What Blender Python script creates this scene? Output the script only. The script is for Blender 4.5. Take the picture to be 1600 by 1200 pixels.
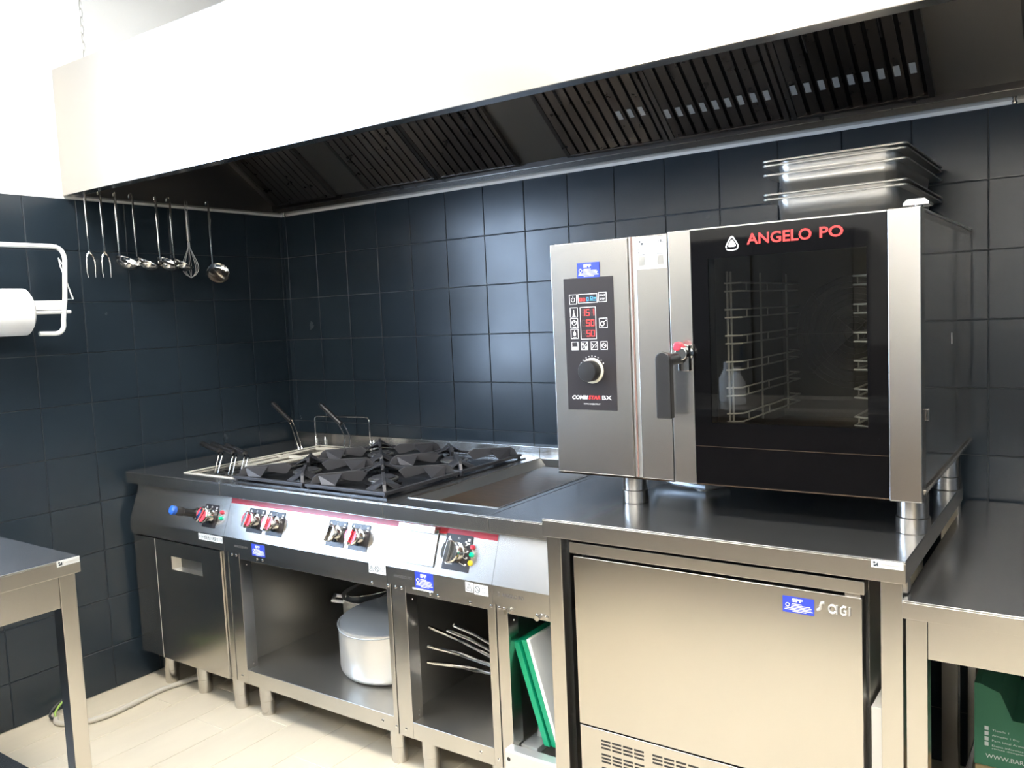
import bpy, math, random
from mathutils import Vector, Matrix
random.seed(4)
C = bpy.context.scene.collection
for o in list(bpy.data.objects): bpy.data.objects.remove(o)
PI = math.pi

# ---------------------------------------------------------------- camera
CAM = Vector((3.2368, -2.7488, 1.4174)); YAW, PIT, ROL, FPX = -0.6126, -0.0820, -0.0451, 1321.9
fw = Vector((math.sin(YAW)*math.cos(PIT), math.cos(YAW)*math.cos(PIT), math.sin(PIT)))
rt = Vector((math.cos(YAW), -math.sin(YAW), 0)); up = rt.cross(fw)
r2 = rt*math.cos(ROL)+up*math.sin(ROL); u2 = -rt*math.sin(ROL)+up*math.cos(ROL)
cd = bpy.data.cameras.new('camera'); cam = bpy.data.objects.new('camera', cd); C.objects.link(cam)
cd.sensor_fit = 'HORIZONTAL'; cd.sensor_width = 36; cd.lens = FPX/1600*36; cd.clip_start = .02
m = Matrix.Identity(4)
for i in range(3): m[i][0], m[i][1], m[i][2], m[i][3] = r2[i], u2[i], -fw[i], CAM[i]
cam.matrix_world = m; bpy.context.scene.camera = cam

# ---------------------------------------------------------------- world, light, exposure
SKY = 32.0; LAMP = 80.0
w = bpy.data.worlds.new('world'); bpy.context.scene.world = w; w.use_nodes = True
bg = w.node_tree.nodes['Background']; bg.inputs[0].default_value = (.56, .73, 1, 1); bg.inputs[1].default_value = SKY
vs = bpy.context.scene.view_settings
bpy.context.scene.display_settings.display_device = 'sRGB'
vs.view_transform = 'Standard'; vs.look = 'None'; vs.gamma = 1; vs.exposure = 0.0; vs.use_curve_mapping = False
WY0, WY1, WZ0, WZ1 = -2.60, -1.45, .95, 2.72          # window opening in the left wall
pl = bpy.data.lights.new('window_portal', 'AREA'); pl.shape = 'RECTANGLE'; pl.size = WY1-WY0; pl.size_y = WZ1-WZ0
pl.cycles.is_portal = True
po = bpy.data.objects.new('window_portal', pl); C.objects.link(po)
po.location = (-.02, (WY0+WY1)/2, (WZ0+WZ1)/2); po.rotation_euler = (PI/2, 0, -PI/2)

# ---------------------------------------------------------------- materials
def mat(name, col, rough=.5, metal=0., spec=.5, bump=0., bscale=40., stretch=(1, 1, 1), rvar=0., cvar=0., emis=None, coat=0., tint=None, world=False):
    m = bpy.data.materials.new(name); m.use_nodes = True; nt = m.node_tree; b = nt.nodes['Principled BSDF']
    b.inputs['Base Color'].default_value = (*col, 1); b.inputs['Roughness'].default_value = rough
    b.inputs['Metallic'].default_value = metal; b.inputs['Specular IOR Level'].default_value = spec
    b.inputs['Coat Weight'].default_value = coat
    if emis:
        b.inputs['Emission Color'].default_value = (*emis[0], 1); b.inputs['Emission Strength'].default_value = emis[1]
    if bump or rvar or cvar:
        tc = nt.nodes.new('ShaderNodeTexCoord'); mp = nt.nodes.new('ShaderNodeMapping'); mp.inputs['Scale'].default_value = stretch
        nz = nt.nodes.new('ShaderNodeTexNoise'); nz.inputs['Scale'].default_value = bscale; nz.inputs['Detail'].default_value = 4
        nt.links.new(nt.nodes.new('ShaderNodeNewGeometry').outputs['Position'] if world else tc.outputs['Object'], mp.inputs[0]); nt.links.new(mp.outputs[0], nz.inputs['Vector'])
        if bump:
            bp = nt.nodes.new('ShaderNodeBump'); bp.inputs['Strength'].default_value = bump; bp.inputs['Distance'].default_value = .002
            nt.links.new(nz.outputs[0], bp.inputs['Height']); nt.links.new(bp.outputs[0], b.inputs['Normal'])
        if rvar:
            mr = nt.nodes.new('ShaderNodeMapRange'); mr.inputs[3].default_value = max(.02, rough-rvar); mr.inputs[4].default_value = rough+rvar
            nt.links.new(nz.outputs[0], mr.inputs[0]); nt.links.new(mr.outputs[0], b.inputs['Roughness'])
        if cvar:
            n2 = nt.nodes.new('ShaderNodeTexNoise'); n2.inputs['Scale'].default_value = bscale*.2; n2.inputs['Detail'].default_value = 5
            nt.links.new(mp.outputs[0], n2.inputs['Vector'])
            mx = nt.nodes.new('ShaderNodeMix'); mx.data_type = 'RGBA'
            mx.inputs[6].default_value = (*[c*(1-cvar) for c in col], 1); mx.inputs[7].default_value = (*(tint or [min(1, c*(1+cvar)) for c in col]), 1)
            nt.links.new(n2.outputs[0], mx.inputs[0]); nt.links.new(mx.outputs[2], b.inputs['Base Color'])
    return m
M = dict(
 paint=mat('navy_paint', (.0142, .0228, .0318), .25, bump=.02, bscale=9, rvar=.05, cvar=.2, world=True),
 grout=mat('navy_grout', (.013, .021, .032), .6, bump=.3, bscale=60, cvar=.5, tint=(.06, .075, .085), world=True),
 midgrey=mat('mid_grey_plaster', (.20, .17, .14), .8),
 plaster=mat('white_plaster', (.83, .82, .79), .8, bump=.1, bscale=30),
 ceil=mat('white_ceiling', (.85, .85, .83), .9),
 plank=mat('cream_plank', (.55, .49, .38), .42, bump=.05, bscale=14, stretch=(3, .8, 1), cvar=.12, rvar=.08, world=True),
 fgrout=mat('cream_grout', (.70, .65, .54), .7),
 steelh=mat('brushed_steel', (.60, .575, .54), .27, 1),
 steelv=mat('brushed_steel_upright', (.60, .575, .54), .24, 1),
 steelf=mat('satin_steel', (.60, .575, .54), .22, 1),
 top=mat('counter_steel', (.50, .50, .50), .20, .955, bscale=8, rvar=.03),
 inner=mat('matt_steel', (.44, .43, .40), .34, .95, bscale=6, rvar=.05),
 rim=mat('bright_rim', (.72, .69, .62), .4, .3),
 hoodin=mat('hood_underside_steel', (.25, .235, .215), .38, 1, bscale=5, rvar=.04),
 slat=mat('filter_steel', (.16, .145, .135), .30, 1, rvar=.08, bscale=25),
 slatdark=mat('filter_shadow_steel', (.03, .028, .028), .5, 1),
 chrome=mat('polished_steel', (.78, .76, .73), .09, 1),
 gn=mat('pan_steel', (.74, .72, .68), .34, 1, rvar=.05, bscale=6),
 black=mat('black_plastic', (.012, .012, .013), .38),
 panelb=mat('charcoal_panel', (.022, .020, .023), .3),
 iron=mat('cast_iron', (.045, .045, .05), .38, .35, bump=.2, bscale=150),
 enamel=mat('black_enamel', (.008, .008, .009), .25),
 red=mat('red_trim', (.42, .012, .03), .32),
 redprint=mat('red_print', (.80, .03, .03), .5),
 led=mat('red_led', (.8, .03, .03), .5, emis=((1, .06, .05), 1.2)),
 ledoff=mat('unlit_led', (.08, .045, .045), .5),
 white=mat('white_print', (.80, .80, .80), .5),
 cream=mat('cream_ring', (.72, .69, .56), .35),
 sticker=mat('white_sticker', (.62, .64, .64), .5),
 slatglint=mat('slat_reflection_grey', (.30, .30, .29), .6), gutter=mat('gutter_steel', (.34, .32, .30), .24, 1),
 ink=mat('dark_ink', (.03, .04, .05), .6),
 etched=mat('etched_grey', (.10, .095, .09), .5),
 blue=mat('blue_sticker', (.025, .05, .42), .4),
 bluelight=mat('blue_print', (.08, .35, .65), .5),
 bluecap=mat('blue_cap', (.02, .10, .45), .3),
 green=mat('green_board', (.0, .24, .12), .42, bump=.15, bscale=80),
 wboard=mat('white_board', (.72, .72, .68), .4),
 alu=mat('aluminium', (.80, .79, .77), .32, .75, rvar=.05, bscale=20),
 aluin=mat('aluminium_lid', (.50, .53, .55), .38, .6),
 tube=mat('white_enamel_wire', (.82, .82, .80), .3),
 paper=mat('paper', (.86, .86, .85), .9, bump=.2, bscale=60),
 griddle=mat('seasoned_griddle', (.030, .018, .009), .33, .35, bump=.3, bscale=40, stretch=(1, 4, 1), cvar=.7, tint=(.085, .05, .02)),
 hose=mat('beige_hose', (.50, .47, .40), .5), gy=mat('green_yellow_cable', (.30, .45, .10), .5), dk=mat('dark_cable', (.05, .05, .05), .5),
 box=mat('green_cardboard', (.035, .16, .09), .7), kraft=mat('kraft_cardboard', (.45, .33, .17), .8),
 film=mat('plastic_film', (.16, .15, .11), .25, bump=.6, bscale=30),
 lgreen=mat('green_lamp', (.0, .45, .25), .25), lred=mat('red_lamp', (.65, .05, .08), .25), lyel=mat('yellow_lamp', (.75, .62, .03), .25),
 copper=mat('gasket', (.16, .09, .07), .5), rubber=mat('dark_gasket', (.02, .02, .02), .6),
 lamp=mat('lamp_panel', (.9, .9, .9), .5, emis=((1, .945, .86), LAMP)),
 cupb=mat('dark_cupboard', (.05, .05, .048), .5), wood=mat('brown_laminate', (.07, .045, .028), .5), orange=mat('orange_packet', (.5, .09, .04), .5), bottle=mat('blue_bottle', (.03, .15, .5), .2),
 wplast=mat('white_plastic', (.75, .78, .8), .35), greywall=mat('light_grey_panel', (.62, .6, .55), .6),
)
def glass(name, tint, spec=.04):
    m = bpy.data.materials.new(name); m.use_nodes = True; nt = m.node_tree; nt.nodes.clear()
    out = nt.nodes.new('ShaderNodeOutputMaterial'); mx = nt.nodes.new('ShaderNodeMixShader'); lw = nt.nodes.new('ShaderNodeLayerWeight'); lw.inputs[0].default_value = .5; p5 = nt.nodes.new('ShaderNodeMath'); p5.operation = 'POWER'; p5.inputs[1].default_value = 5; fr = nt.nodes.new('ShaderNodeMapRange'); fr.inputs[3].default_value = spec; fr.inputs[4].default_value = 1; nt.links.new(lw.outputs['Facing'], p5.inputs[0]); nt.links.new(p5.outputs[0], fr.inputs[0])
    t = nt.nodes.new('ShaderNodeBsdfTransparent'); t.inputs[0].default_value = (*tint, 1); g = nt.nodes.new('ShaderNodeBsdfGlossy'); g.inputs['Roughness'].default_value = .01
    nt.links.new(fr.outputs[0], mx.inputs[0]); nt.links.new(t.outputs[0], mx.inputs[1]); nt.links.new(g.outputs[0], mx.inputs[2]); nt.links.new(mx.outputs[0], out.inputs[0])
    return m
M['doorglass'] = glass('oven_glass', (.66, .66, .64), .05); M['clear'] = glass('window_glass', (.97, .98, .98))
M['blackglass'] = mat('black_glass', (.003, .003, .0035), .04, spec=.22)

# ---------------------------------------------------------------- mesh builder
class MB:
    def __init__(s): s.v = []; s.f = []; s.mi = []; s.k = 0
    def add(s, vs_, fs):
        n = len(s.v); s.v += [Vector(p) for p in vs_]; s.f += [tuple(n+i for i in f) for f in fs]; s.mi += [s.k]*len(fs); return s
    def box(s, x0, x1, y0, y1, z0, z1):
        x0, x1 = sorted((x0, x1)); y0, y1 = sorted((y0, y1)); z0, z1 = sorted((z0, z1))
        return s.add([(x, y, z) for x in (x0, x1) for y in (y0, y1) for z in (z0, z1)],
                     [(0, 1, 3, 2), (4, 6, 7, 5), (0, 4, 5, 1), (2, 3, 7, 6), (0, 2, 6, 4), (1, 5, 7, 3)])
    def lathe(s, prof, c=(0, 0, 0), n=24, axis='z'):
        c = Vector(c); vs_ = []; L = len(prof)
        for r, h in prof:
            for i in range(n):
                a = 2*PI*i/n; p = (r*math.cos(a), r*math.sin(a), h)
                if axis == 'y': p = (p[0], -p[2], p[1])      # +h points to -y
                if axis == 'x': p = (p[2], p[0], p[1])
                vs_.append(c+Vector(p))
        fs = [(j*n+i, j*n+(i+1) % n, (j+1)*n+(i+1) % n, (j+1)*n+i) for j in range(L-1) for i in range(n)]
        if prof[0][0] > 1e-6: fs.append(tuple(range(n))[::-1])
        if prof[-1][0] > 1e-6: fs.append(tuple((L-1)*n+i for i in range(n)))
        return s.add(vs_, fs)
    def cyl(s, p0, p1, r, r1=None, n=12): return s.tube([p0, p1], r, n, r1)
    def tube(s, pts, r, n=8, rend=None, closed=False):
        pts = [Vector(p) for p in pts]; vs_ = []; N = len(pts); prev = None
        for i, p in enumerate(pts):
            if closed: t = (pts[(i+1) % N]-pts[i-1])
            else: t = pts[min(i+1, N-1)]-pts[max(i-1, 0)]
            t.normalize()
            if prev is None: a = t.orthogonal().normalized()
            else: a = (prev-t*prev.dot(t)).normalized()
            prev = a; b = t.cross(a); rr = r if rend is None else r+(rend-r)*i/(N-1)
            vs_ += [p+(a*math.cos(2*PI*k/n)+b*math.sin(2*PI*k/n))*rr for k in range(n)]
        fs = [(j*n+i, j*n+(i+1) % n, ((j+1) % N)*n+(i+1) % n, ((j+1) % N)*n+i) for j in range(N if closed else N-1) for i in range(n)]
        if not closed: fs += [tuple(range(n))[::-1], tuple((N-1)*n+i for i in range(n))]
        return s.add(vs_, fs)
    def prism(s, poly, axis, a, b):
        """poly of 2D points extruded along axis from a to b; axis 'x': (y,z), 'y': (x,z), 'z': (x,y)"""
        def P(p, h): return {'x': (h, p[0], p[1]), 'y': (p[0], h, p[1]), 'z': (p[0], p[1], h)}[axis]
        n = len(poly)
        return s.add([P(p, a) for p in poly]+[P(p, b) for p in poly], [tuple(range(n)), tuple(range(2*n-1, n-1, -1))]+[(i, (i+1) % n, n+(i+1) % n, n+i) for i in range(n)])
    def holed(s, x0, x1, y0, y1, z0, z1, hx0, hx1, hy0, hy1, axis='z'):
        """plate with a rectangular hole through its axis"""
        if axis == 'z': O = [(x0, y0), (x1, y0), (x1, y1), (x0, y1)]; I = [(hx0, hy0), (hx1, hy0), (hx1, hy1), (hx0, hy1)]; f = lambda p, k: (p[0], p[1], (z0, z1)[k])
        else: O = [(x0, z0), (x1, z0), (x1, z1), (x0, z1)]; I = [(hx0, hy0), (hx1, hy0), (hx1, hy1), (hx0, hy1)]; f = lambda p, k: (p[0], (y0, y1)[k], p[1])
        V = [f(p, 0) for p in O]+[f(p, 0) for p in I]+[f(p, 1) for p in O]+[f(p, 1) for p in I]; F = []
        for i in range(4):
            j = (i+1) % 4; F += [(i, j, 4+j, 4+i), (8+i, 12+i, 12+j, 8+j), (i, 8+i, 8+j, j), (4+i, 4+j, 12+j, 12+i)]
        s.add(V, F)
        return s
    def xf(s, mx):
        s.v = [mx @ p for p in s.v]; return s

origin = {}
def link(name, mb, mats, parent=None, bevel=0, smooth=True, local=False, kind=None, label=None, at=None, seg=2, sharp=.6):
    """ONE mesh object; vertices are given in world space unless local"""
    off = Vector((0, 0, 0))
    if not local:
        if parent is not None: off = origin[parent]
        elif at is not None: off = Vector(at)
    me = bpy.data.meshes.new(name); me.from_pydata([tuple(p-off) for p in mb.v], [], mb.f)
    if not isinstance(mats, (list, tuple)): mats = [mats]
    for k in mats: me.materials.append(M[k])
    me.polygons.foreach_set('material_index', mb.mi)
    me.update()
    import bmesh
    bm = bmesh.new(); bm.from_mesh(me); bmesh.ops.recalc_face_normals(bm, faces=bm.faces)
    if smooth:
        for f in bm.faces: f.smooth = True
        for e in bm.edges:
            e.smooth = not (len(e.link_faces) == 2 and e.calc_face_angle(0) > sharp)
    bm.to_mesh(me); bm.free()
    o = bpy.data.objects.new(name, me); C.objects.link(o)
    if parent is not None: o.parent = parent
    elif at is not None: o.location = at
    origin[o] = Vector((0, 0, 0)) if local else off
    if bevel:
        b = o.modifiers.new('bevel', 'BEVEL'); b.width = bevel; b.segments = seg; b.limit_method = 'ANGLE'; b.harden_normals = True
    if kind: o['kind'] = kind
    if label: o['label'] = label
    return o
def thing(name, label, cat, loc=(0, 0, 0), group=None, rz=0):
    o = bpy.data.objects.new(name, None); C.objects.link(o); o.location = loc; o.rotation_euler = (0, 0, rz); o.empty_display_size = .1
    o['label'] = label; o['category'] = cat; origin[o] = Vector(loc)
    if group: o['group'] = group
    return o
def tag(o, label, cat, group=None):
    o['label'] = label; o['category'] = cat
    if group: o['group'] = group
    return o
def dup(root, loc, label, name=None):
    r = root.copy(); C.objects.link(r); r.location = loc; r['label'] = label
    for ch in list(root.children):
        c = ch.copy(); C.objects.link(c); c.parent = r
        for g in ch.children:
            d = g.copy(); C.objects.link(d); d.parent = c
    return r
DEP = None
def lettering(s, x, z, width, height, y, mt, parent, bold=0., shear=0., mx=None, name='lettering', align='L', thick=.0004):
    """flat print on a plane facing -y: x = left end, z = baseline; scaled to width and cap height. mx maps it elsewhere."""
    cu = bpy.data.curves.new('t', 'FONT'); cu.body = s; cu.size = 1; cu.offset = bold; cu.shear = shear; cu.resolution_u = 3
    ob = bpy.data.objects.new('t', cu); C.objects.link(ob)
    bpy.context.view_layer.update()
    me = bpy.data.meshes.new_from_object(ob.evaluated_get(bpy.context.evaluated_depsgraph_get()))
    bpy.data.objects.remove(ob)
    vv = [v.co.copy() for v in me.vertices]; ff = [tuple(p.vertices) for p in me.polygons]; bpy.data.meshes.remove(me)
    x0 = min(v.x for v in vv); x1 = max(v.x for v in vv); z0 = min(v.y for v in vv); z1 = max(v.y for v in vv)
    mb = MB()
    pts = [Vector((x+(v.x-x0)/(x1-x0)*width, y, z+(v.y-z0)/(z1-z0)*height)) for v in vv]
    if mx is not None: pts = [mx @ p for p in pts]
    mb.add(pts, ff)
    return link(name, mb, mt, parent, smooth=False)
def ring_pts(cx, cz, r, n=20): return [(cx+r*math.cos(2*PI*i/n), cz+r*math.sin(2*PI*i/n)) for i in range(n)]
def arc(p, c, q, n=5):
    """quadratic corner from p to q round c"""
    p, c, q = Vector(p), Vector(c), Vector(q)
    return [p*(1-t)**2+c*2*t*(1-t)+q*t*t for t in [i/n for i in range(n+1)]]
def frame_strip(mb, x0, x1, z0, z1, y, t=.0014, d=.0006):
    """thin printed outline on a plane facing -y"""
    mb.box(x0, x1, y-d, y, z0, z0+t); mb.box(x0, x1, y-d, y, z1-t, z1); mb.box(x0, x0+t, y-d, y, z0+t, z1-t); mb.box(x1-t, x1, y-d, y, z0+t, z1-t)

# ================================================================ SETTING
X1, Y1, ZC = 4.35, -4.6, 3.0
P = .1957; ZT = 1.930                                       # tile pitch, top of the tiling
mb = MB().box(-.2, X1+.2, 0.0, .2, 0, ZT); mb.k = 1; mb.box(-.2, X1+.2, 0, .2, ZT, ZC)
wall_back = link('wall_back', mb, ['grout', 'plaster'], kind='structure')
mb = MB(); mb.box(-.2, 0, Y1, WY0, 0, ZT); mb.box(-.2, 0, WY1, 0, 0, ZT); mb.box(-.2, 0, WY0, WY1, 0, WZ0); mb.k = 1
mb.box(-.2, 0, Y1, WY0, ZT, ZC); mb.box(-.2, 0, WY1, 0, ZT, ZC); mb.box(-.2, 0, WY0, WY1, WZ1, ZC)
wall_left = link('wall_left', mb, ['grout', 'plaster'], kind='structure')
mb = MB().box(X1, X1+.2, Y1, 0, 0, ZT); mb.k = 1; mb.box(X1, X1+.2, Y1, 0, ZT, ZC)
wall_right = link('wall_right', mb, ['paint', 'plaster'], kind='structure')
mb = MB().box(-.2, X1+.2, Y1-.2, Y1, 0, 1.12); mb.k = 1; mb.box(-.2, X1+.2, Y1-.2, Y1, 1.12, ZC)
wall_front = link('wall_front', mb, ['midgrey', 'plaster'], kind='structure')
link('ceiling', MB().box(-.2, X1+.2, Y1-.2, .2, ZC, ZC+.15), 'ceil', kind='structure')
floor = link('floor', MB().box(-.2, X1+.2, Y1-.2, .2, -.15, -.002), 'fgrout', kind='structure')
# window in the left wall, out of frame: it gives the bluish daylight
wf = MB()
for a, b in ((WY0, WY0+.05), (WY1-.05, WY1), ((WY0+WY1)/2-.03, (WY0+WY1)/2+.03)): wf.box(-.12, -.06, a, b, WZ0, WZ1)
wf.box(-.12, -.06, WY0, WY1, WZ0, WZ0+.05); wf.box(-.12, -.06, WY0, WY1, WZ1-.05, WZ1)
win = link('window_1', wf, 'tube', kind='structure')
link('pane', MB().box(-.092, -.088, WY0+.05, WY1-.05, WZ0+.05, WZ1-.05), 'clear', win, smooth=False)

# painted square tiles, each one an object on its wall
cache = {}
def tile(parent, wall, a0, a1, z0, z1):
    g = .0016; T = .0035; c = .0012; w_, h_ = round(a1-a0, 4), round(z1-z0, 4)
    key = (wall, w_, h_)
    if key not in cache:
        mb = MB(); q = [(g, g), (w_-g, g), (w_-g, h_-g), (g, h_-g)]; q2 = [(g+c, g+c), (w_-g-c, g+c), (w_-g-c, h_-g-c), (g+c, h_-g-c)]
        if wall == 'b': V = [(x, 0, z) for x, z in q]+[(x, -T+.0008, z) for x, z in q]+[(x, -T, z) for x, z in q2]
        else: V = [(0, -x, z) for x, z in q]+[(T-.0008, -x, z) for x, z in q]+[(T, -x, z) for x, z in q2]
        F = [(8, 9, 10, 11)]+[(i, (i+1) % 4, 4+(i+1) % 4, 4+i) for i in range(4)]+[(4+i, 4+(i+1) % 4, 8+(i+1) % 4, 8+i) for i in range(4)]
        mb.add(V, F)
        o = link('tile', mb, 'paint', parent, smooth=False, local=True); cache[key] = o.data
    else:
        o = bpy.data.objects.new('tile', cache[key]); C.objects.link(o); o.parent = parent
    o.location = (a0, 0, z0) if wall == 'b' else (0, -a0, z0)
    j = random.uniform(-.0025, .0025); o.rotation_euler = (random.uniform(-.0025, .0025), 0, j) if wall == 'b' else (0, random.uniform(-.0025, .0025), j)
rows = [(.0, .1687)]+[(.1687+i*P, .1687+(i+1)*P) for i in range(9)]
cols = [(.0, .0315)]+[(.0315+i*P, .0315+(i+1)*P) for i in range(19)]
for a in cols:
    for r in rows: tile(wall_back, 'b', *a, *r)
lcols = [(.0, .0213)]+[(.0213+i*P, .0213+(i+1)*P) for i in range(8)]
for a in lcols:
    for r in rows: tile(wall_left, 'l', *a, *r)
mb = MB()
for i in range(8, 23):
    for r in rows:
        y0, y1 = .0213+i*P, .0213+(i+1)*P
        if y1 > -WY1 and y0 < -WY0 and r[1] > WZ0: continue
        mb.box(0, .0032, -y1+.0016, -y0-.0016, r[0]+.0016, r[1]-.0016)
link('tile', mb, 'paint', wall_left, smooth=False, kind='stuff')
# cream plank floor tiles
PW, PL = .1745, .62; fm = {}
offs = {0: .62-.16, 1: .62-.16, 2: .175+.015, 3: .385-.0}
for i in range(-1, 25):
    xa = .0045+i*PW; xb = xa+PW; xa = max(xa, 0); 
    if xb <= 0.01: continue
    off = {1: .98, 2: .795, 3: 1.005}.get(i, (i*.373) % PL)
    y = off % PL - PL
    while y < -Y1:
        a, b = max(y, 0), min(y+PL, -Y1)
        if b-a > .02 and xa < X1:
            key = (round(xb-xa, 3), round(b-a, 3))
            if key not in fm:
                g = .0014; W_, L_ = key; c = .001
                V = [(g, -g, -.01), (W_-g, -g, -.01), (W_-g, -L_+g, -.01), (g, -L_+g, -.01), (g, -g, -.001), (W_-g, -g, -.001), (W_-g, -L_+g, -.001), (g, -L_+g, -.001),
                     (g+c, -g-c, 0), (W_-g-c, -g-c, 0), (W_-g-c, -L_+g+c, 0), (g+c, -L_+g+c, 0)]
                F = [(8, 9, 10, 11)]+[(k, (k+1) % 4, 4+(k+1) % 4, 4+k) for k in range(4)]+[(4+k, 4+(k+1) % 4, 8+(k+1) % 4, 8+k) for k in range(4)]
                o = link('floor_plank', MB().add(V, F), 'plank', floor, smooth=False, local=True); fm[key] = o.data
            else:
                o = bpy.data.objects.new('floor_plank', fm[key]); C.objects.link(o); o.parent = floor
            o.location = (xa, -a, 0)
        y += PL
# ceiling light panels; the rear two are added to brighten the rear wall
for lx, ly, lab in ((1.00, -2.05, 'square ceiling light panel nearest the left wall'), (3.10, -2.05, 'square ceiling light panel above the middle of the room'), (1.3, -4.0, 'square ceiling light panel added to brighten the rear wall'), (3.25, -3.95, 'second added ceiling light panel brightening the rear wall, farthest from the left wall')):
    t = thing('ceiling_light', lab, 'light', (lx, ly, ZC))
    link('frame', MB().holed(lx-.31, lx+.31, ly-.31, ly+.31, ZC-.03, ZC, lx-.28, lx+.28, ly-.28, ly+.28), 'tube', t)
    link('diffuser', MB().box(lx-.28, lx+.28, ly-.28, ly+.28, ZC-.02, ZC-.002), 'lamp', t, smooth=False)

# ================================================================ EXTRACTOR HOOD
HX0, HX1, HY, HZ, HT = .004, 3.90, -1.045, 1.94, 2.405
hood = thing('extractor_hood', 'long stainless steel extractor hood hung on the back wall above the cooking line', 'extractor hood', (1.5, 0, HZ))
mb = MB(); mb.box(HX0, HX1, HY, HY+.003, HZ, HT); mb.box(HX0, HX1, HY+.003, HY+.045, HZ, HZ+.003); mb.box(HX0, HX1, HY+.042, HY+.045, HZ+.003, HZ+.03)
link('front_panel', mb, 'steelf', hood, bevel=.001)
link('top_panel', MB().box(HX0, HX1, HY+.003, -.003, HT-.003, HT), 'steelf', hood)
mb = MB(); mb.box(HX0, HX0+.003, HY+.003, -.005, HZ, HT-.003); mb.box(HX0+.003, HX0+.045, HY+.045, -.06, HZ, HZ+.003)
link('side_panel', mb, 'hoodin', hood)
link('side_panel', MB().box(HX1-.003, HX1, HY+.003, -.005, HZ, HT-.003), 'hoodin', hood)
SL = Vector((0, -.283, .212)).normalized(); SN = Vector((0, -.212, -.283)).normalized(); S0 = Vector((0, -.058, 1.976))
def slope(x, s, n=0.): return Vector((x, 0, 0))+S0+SL*s+SN*n      # s up the slope, n out of it (down, towards the viewer)
mb = MB()
v = [slope(HX0+.003, 0), slope(HX1-.003, 0), slope(HX1-.003, .705), slope(HX0+.003, .705)]; v += [p-SN*.004 for p in v]
mb.add(v, [(0, 1, 2, 3), (7, 6, 5, 4), (0, 4, 5, 1), (2, 6, 7, 3)]); link('baffle_plate', mb, 'hoodin', hood)
mb = MB(); mb.box(HX0, HX1, -.055, -.004, HZ, HZ+.004); mb.box(HX0, HX1, -.055, -.052, HZ+.004, HZ+.040); link('rear_gutter', mb, 'gutter', hood)
link('gutter_lip', MB().box(HX0, HX1, -.060, -.0551, HZ+.018, HZ+.052), 'slat', hood, bevel=.001)
# grease filters: each with a frame and upright baffle slats
for k, (fx, lab) in enumerate([(.062, 0), (.648, 0), (1.046, 0), (1.648, 1), (2.049, 1), (2.450, 1), (3.062, 0), (3.46, 0)]):
    fb = MB(); W_ = .394
    def bar(mb, xa, xb, sa, sb, n0, n1):
        v = [slope(x, s, n) for x in (xa, xb) for s in (sa, sb) for n in (n0, n1)]
        mb.add(v, [(0, 1, 3, 2), (4, 6, 7, 5), (0, 4, 5, 1), (2, 3, 7, 6), (0, 2, 6, 4), (1, 5, 7, 3)])
    bar(fb, fx, fx+.016, .01, .49, .0, .018); bar(fb, fx+W_-.016, fx+W_, .01, .49, 0, .018); bar(fb, fx+.016, fx+W_-.016, .01, .02, 0, .018); bar(fb, fx+.016, fx+W_-.016, .48, .49, 0, .018)
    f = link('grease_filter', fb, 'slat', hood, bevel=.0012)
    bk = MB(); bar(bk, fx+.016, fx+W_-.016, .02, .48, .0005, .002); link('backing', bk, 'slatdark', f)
    ns = 9; pitch = (W_-.032)/ns
    for j in range(ns):
        sb = MB(); xa = fx+.016+j*pitch; w1 = pitch*.66
        v = []
        for s in (.02, .48):
            v += [slope(xa+.002, s, .016), slope(xa+.002+w1, s, .011), slope(xa+.002+w1, s, .006), slope(xa+.002, s, .013), slope(xa+.002, s, .004)]
        sb.add(v, [(0, 1, 6, 5), (1, 2, 7, 6), (2, 3, 8, 7), (0, 5, 9, 4), (0, 4, 3), (3, 2, 1, 0)])
        link('slat', sb, 'slat', f, smooth=False)
        if lab and not (k == 3 and j < 6):
            st = MB(); ss = .105+(.03 if k < 4 else .0)
            bar(st, xa+.006, xa+w1-.004, ss, ss+.036, .0163, .0168)
            link('sticker', st, 'slatglint', f, smooth=False)  # pale grey patches standing in for reflections on the slats
    hb = MB()
    for xx in (fx+.10, fx+W_-.10): hb.tube([slope(xx, .25, .016), slope(xx, .25, .024), slope(xx, .33, .024), slope(xx, .33, .016)], .002, 6)
    link('filter_handle', hb, 'slat', f)
# suspension chain
ch = MB()
for i in range(20):
    z = HT+.0+.03*i+.015; a = i % 2
    ch.tube([(.12+(.006*math.cos(t) if a else 0), -.98+(0 if a else .006*math.cos(t)), z+.017*math.sin(t)) for t in [k*PI/4 for k in range(8)]], .0016, 5, closed=True)
link('suspension_chain', ch, 'inner', hood)
link('hook', MB().lathe([(.006, 0), (.008, .004), (.004, .012)], (.034, -.012, HZ-.012), 10), 'chrome', hood)
link('hook', MB().lathe([(.006, 0), (.008, .004), (.004, .012)], (3.03, -.012, HZ-.012), 10), 'chrome', hood)

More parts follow.
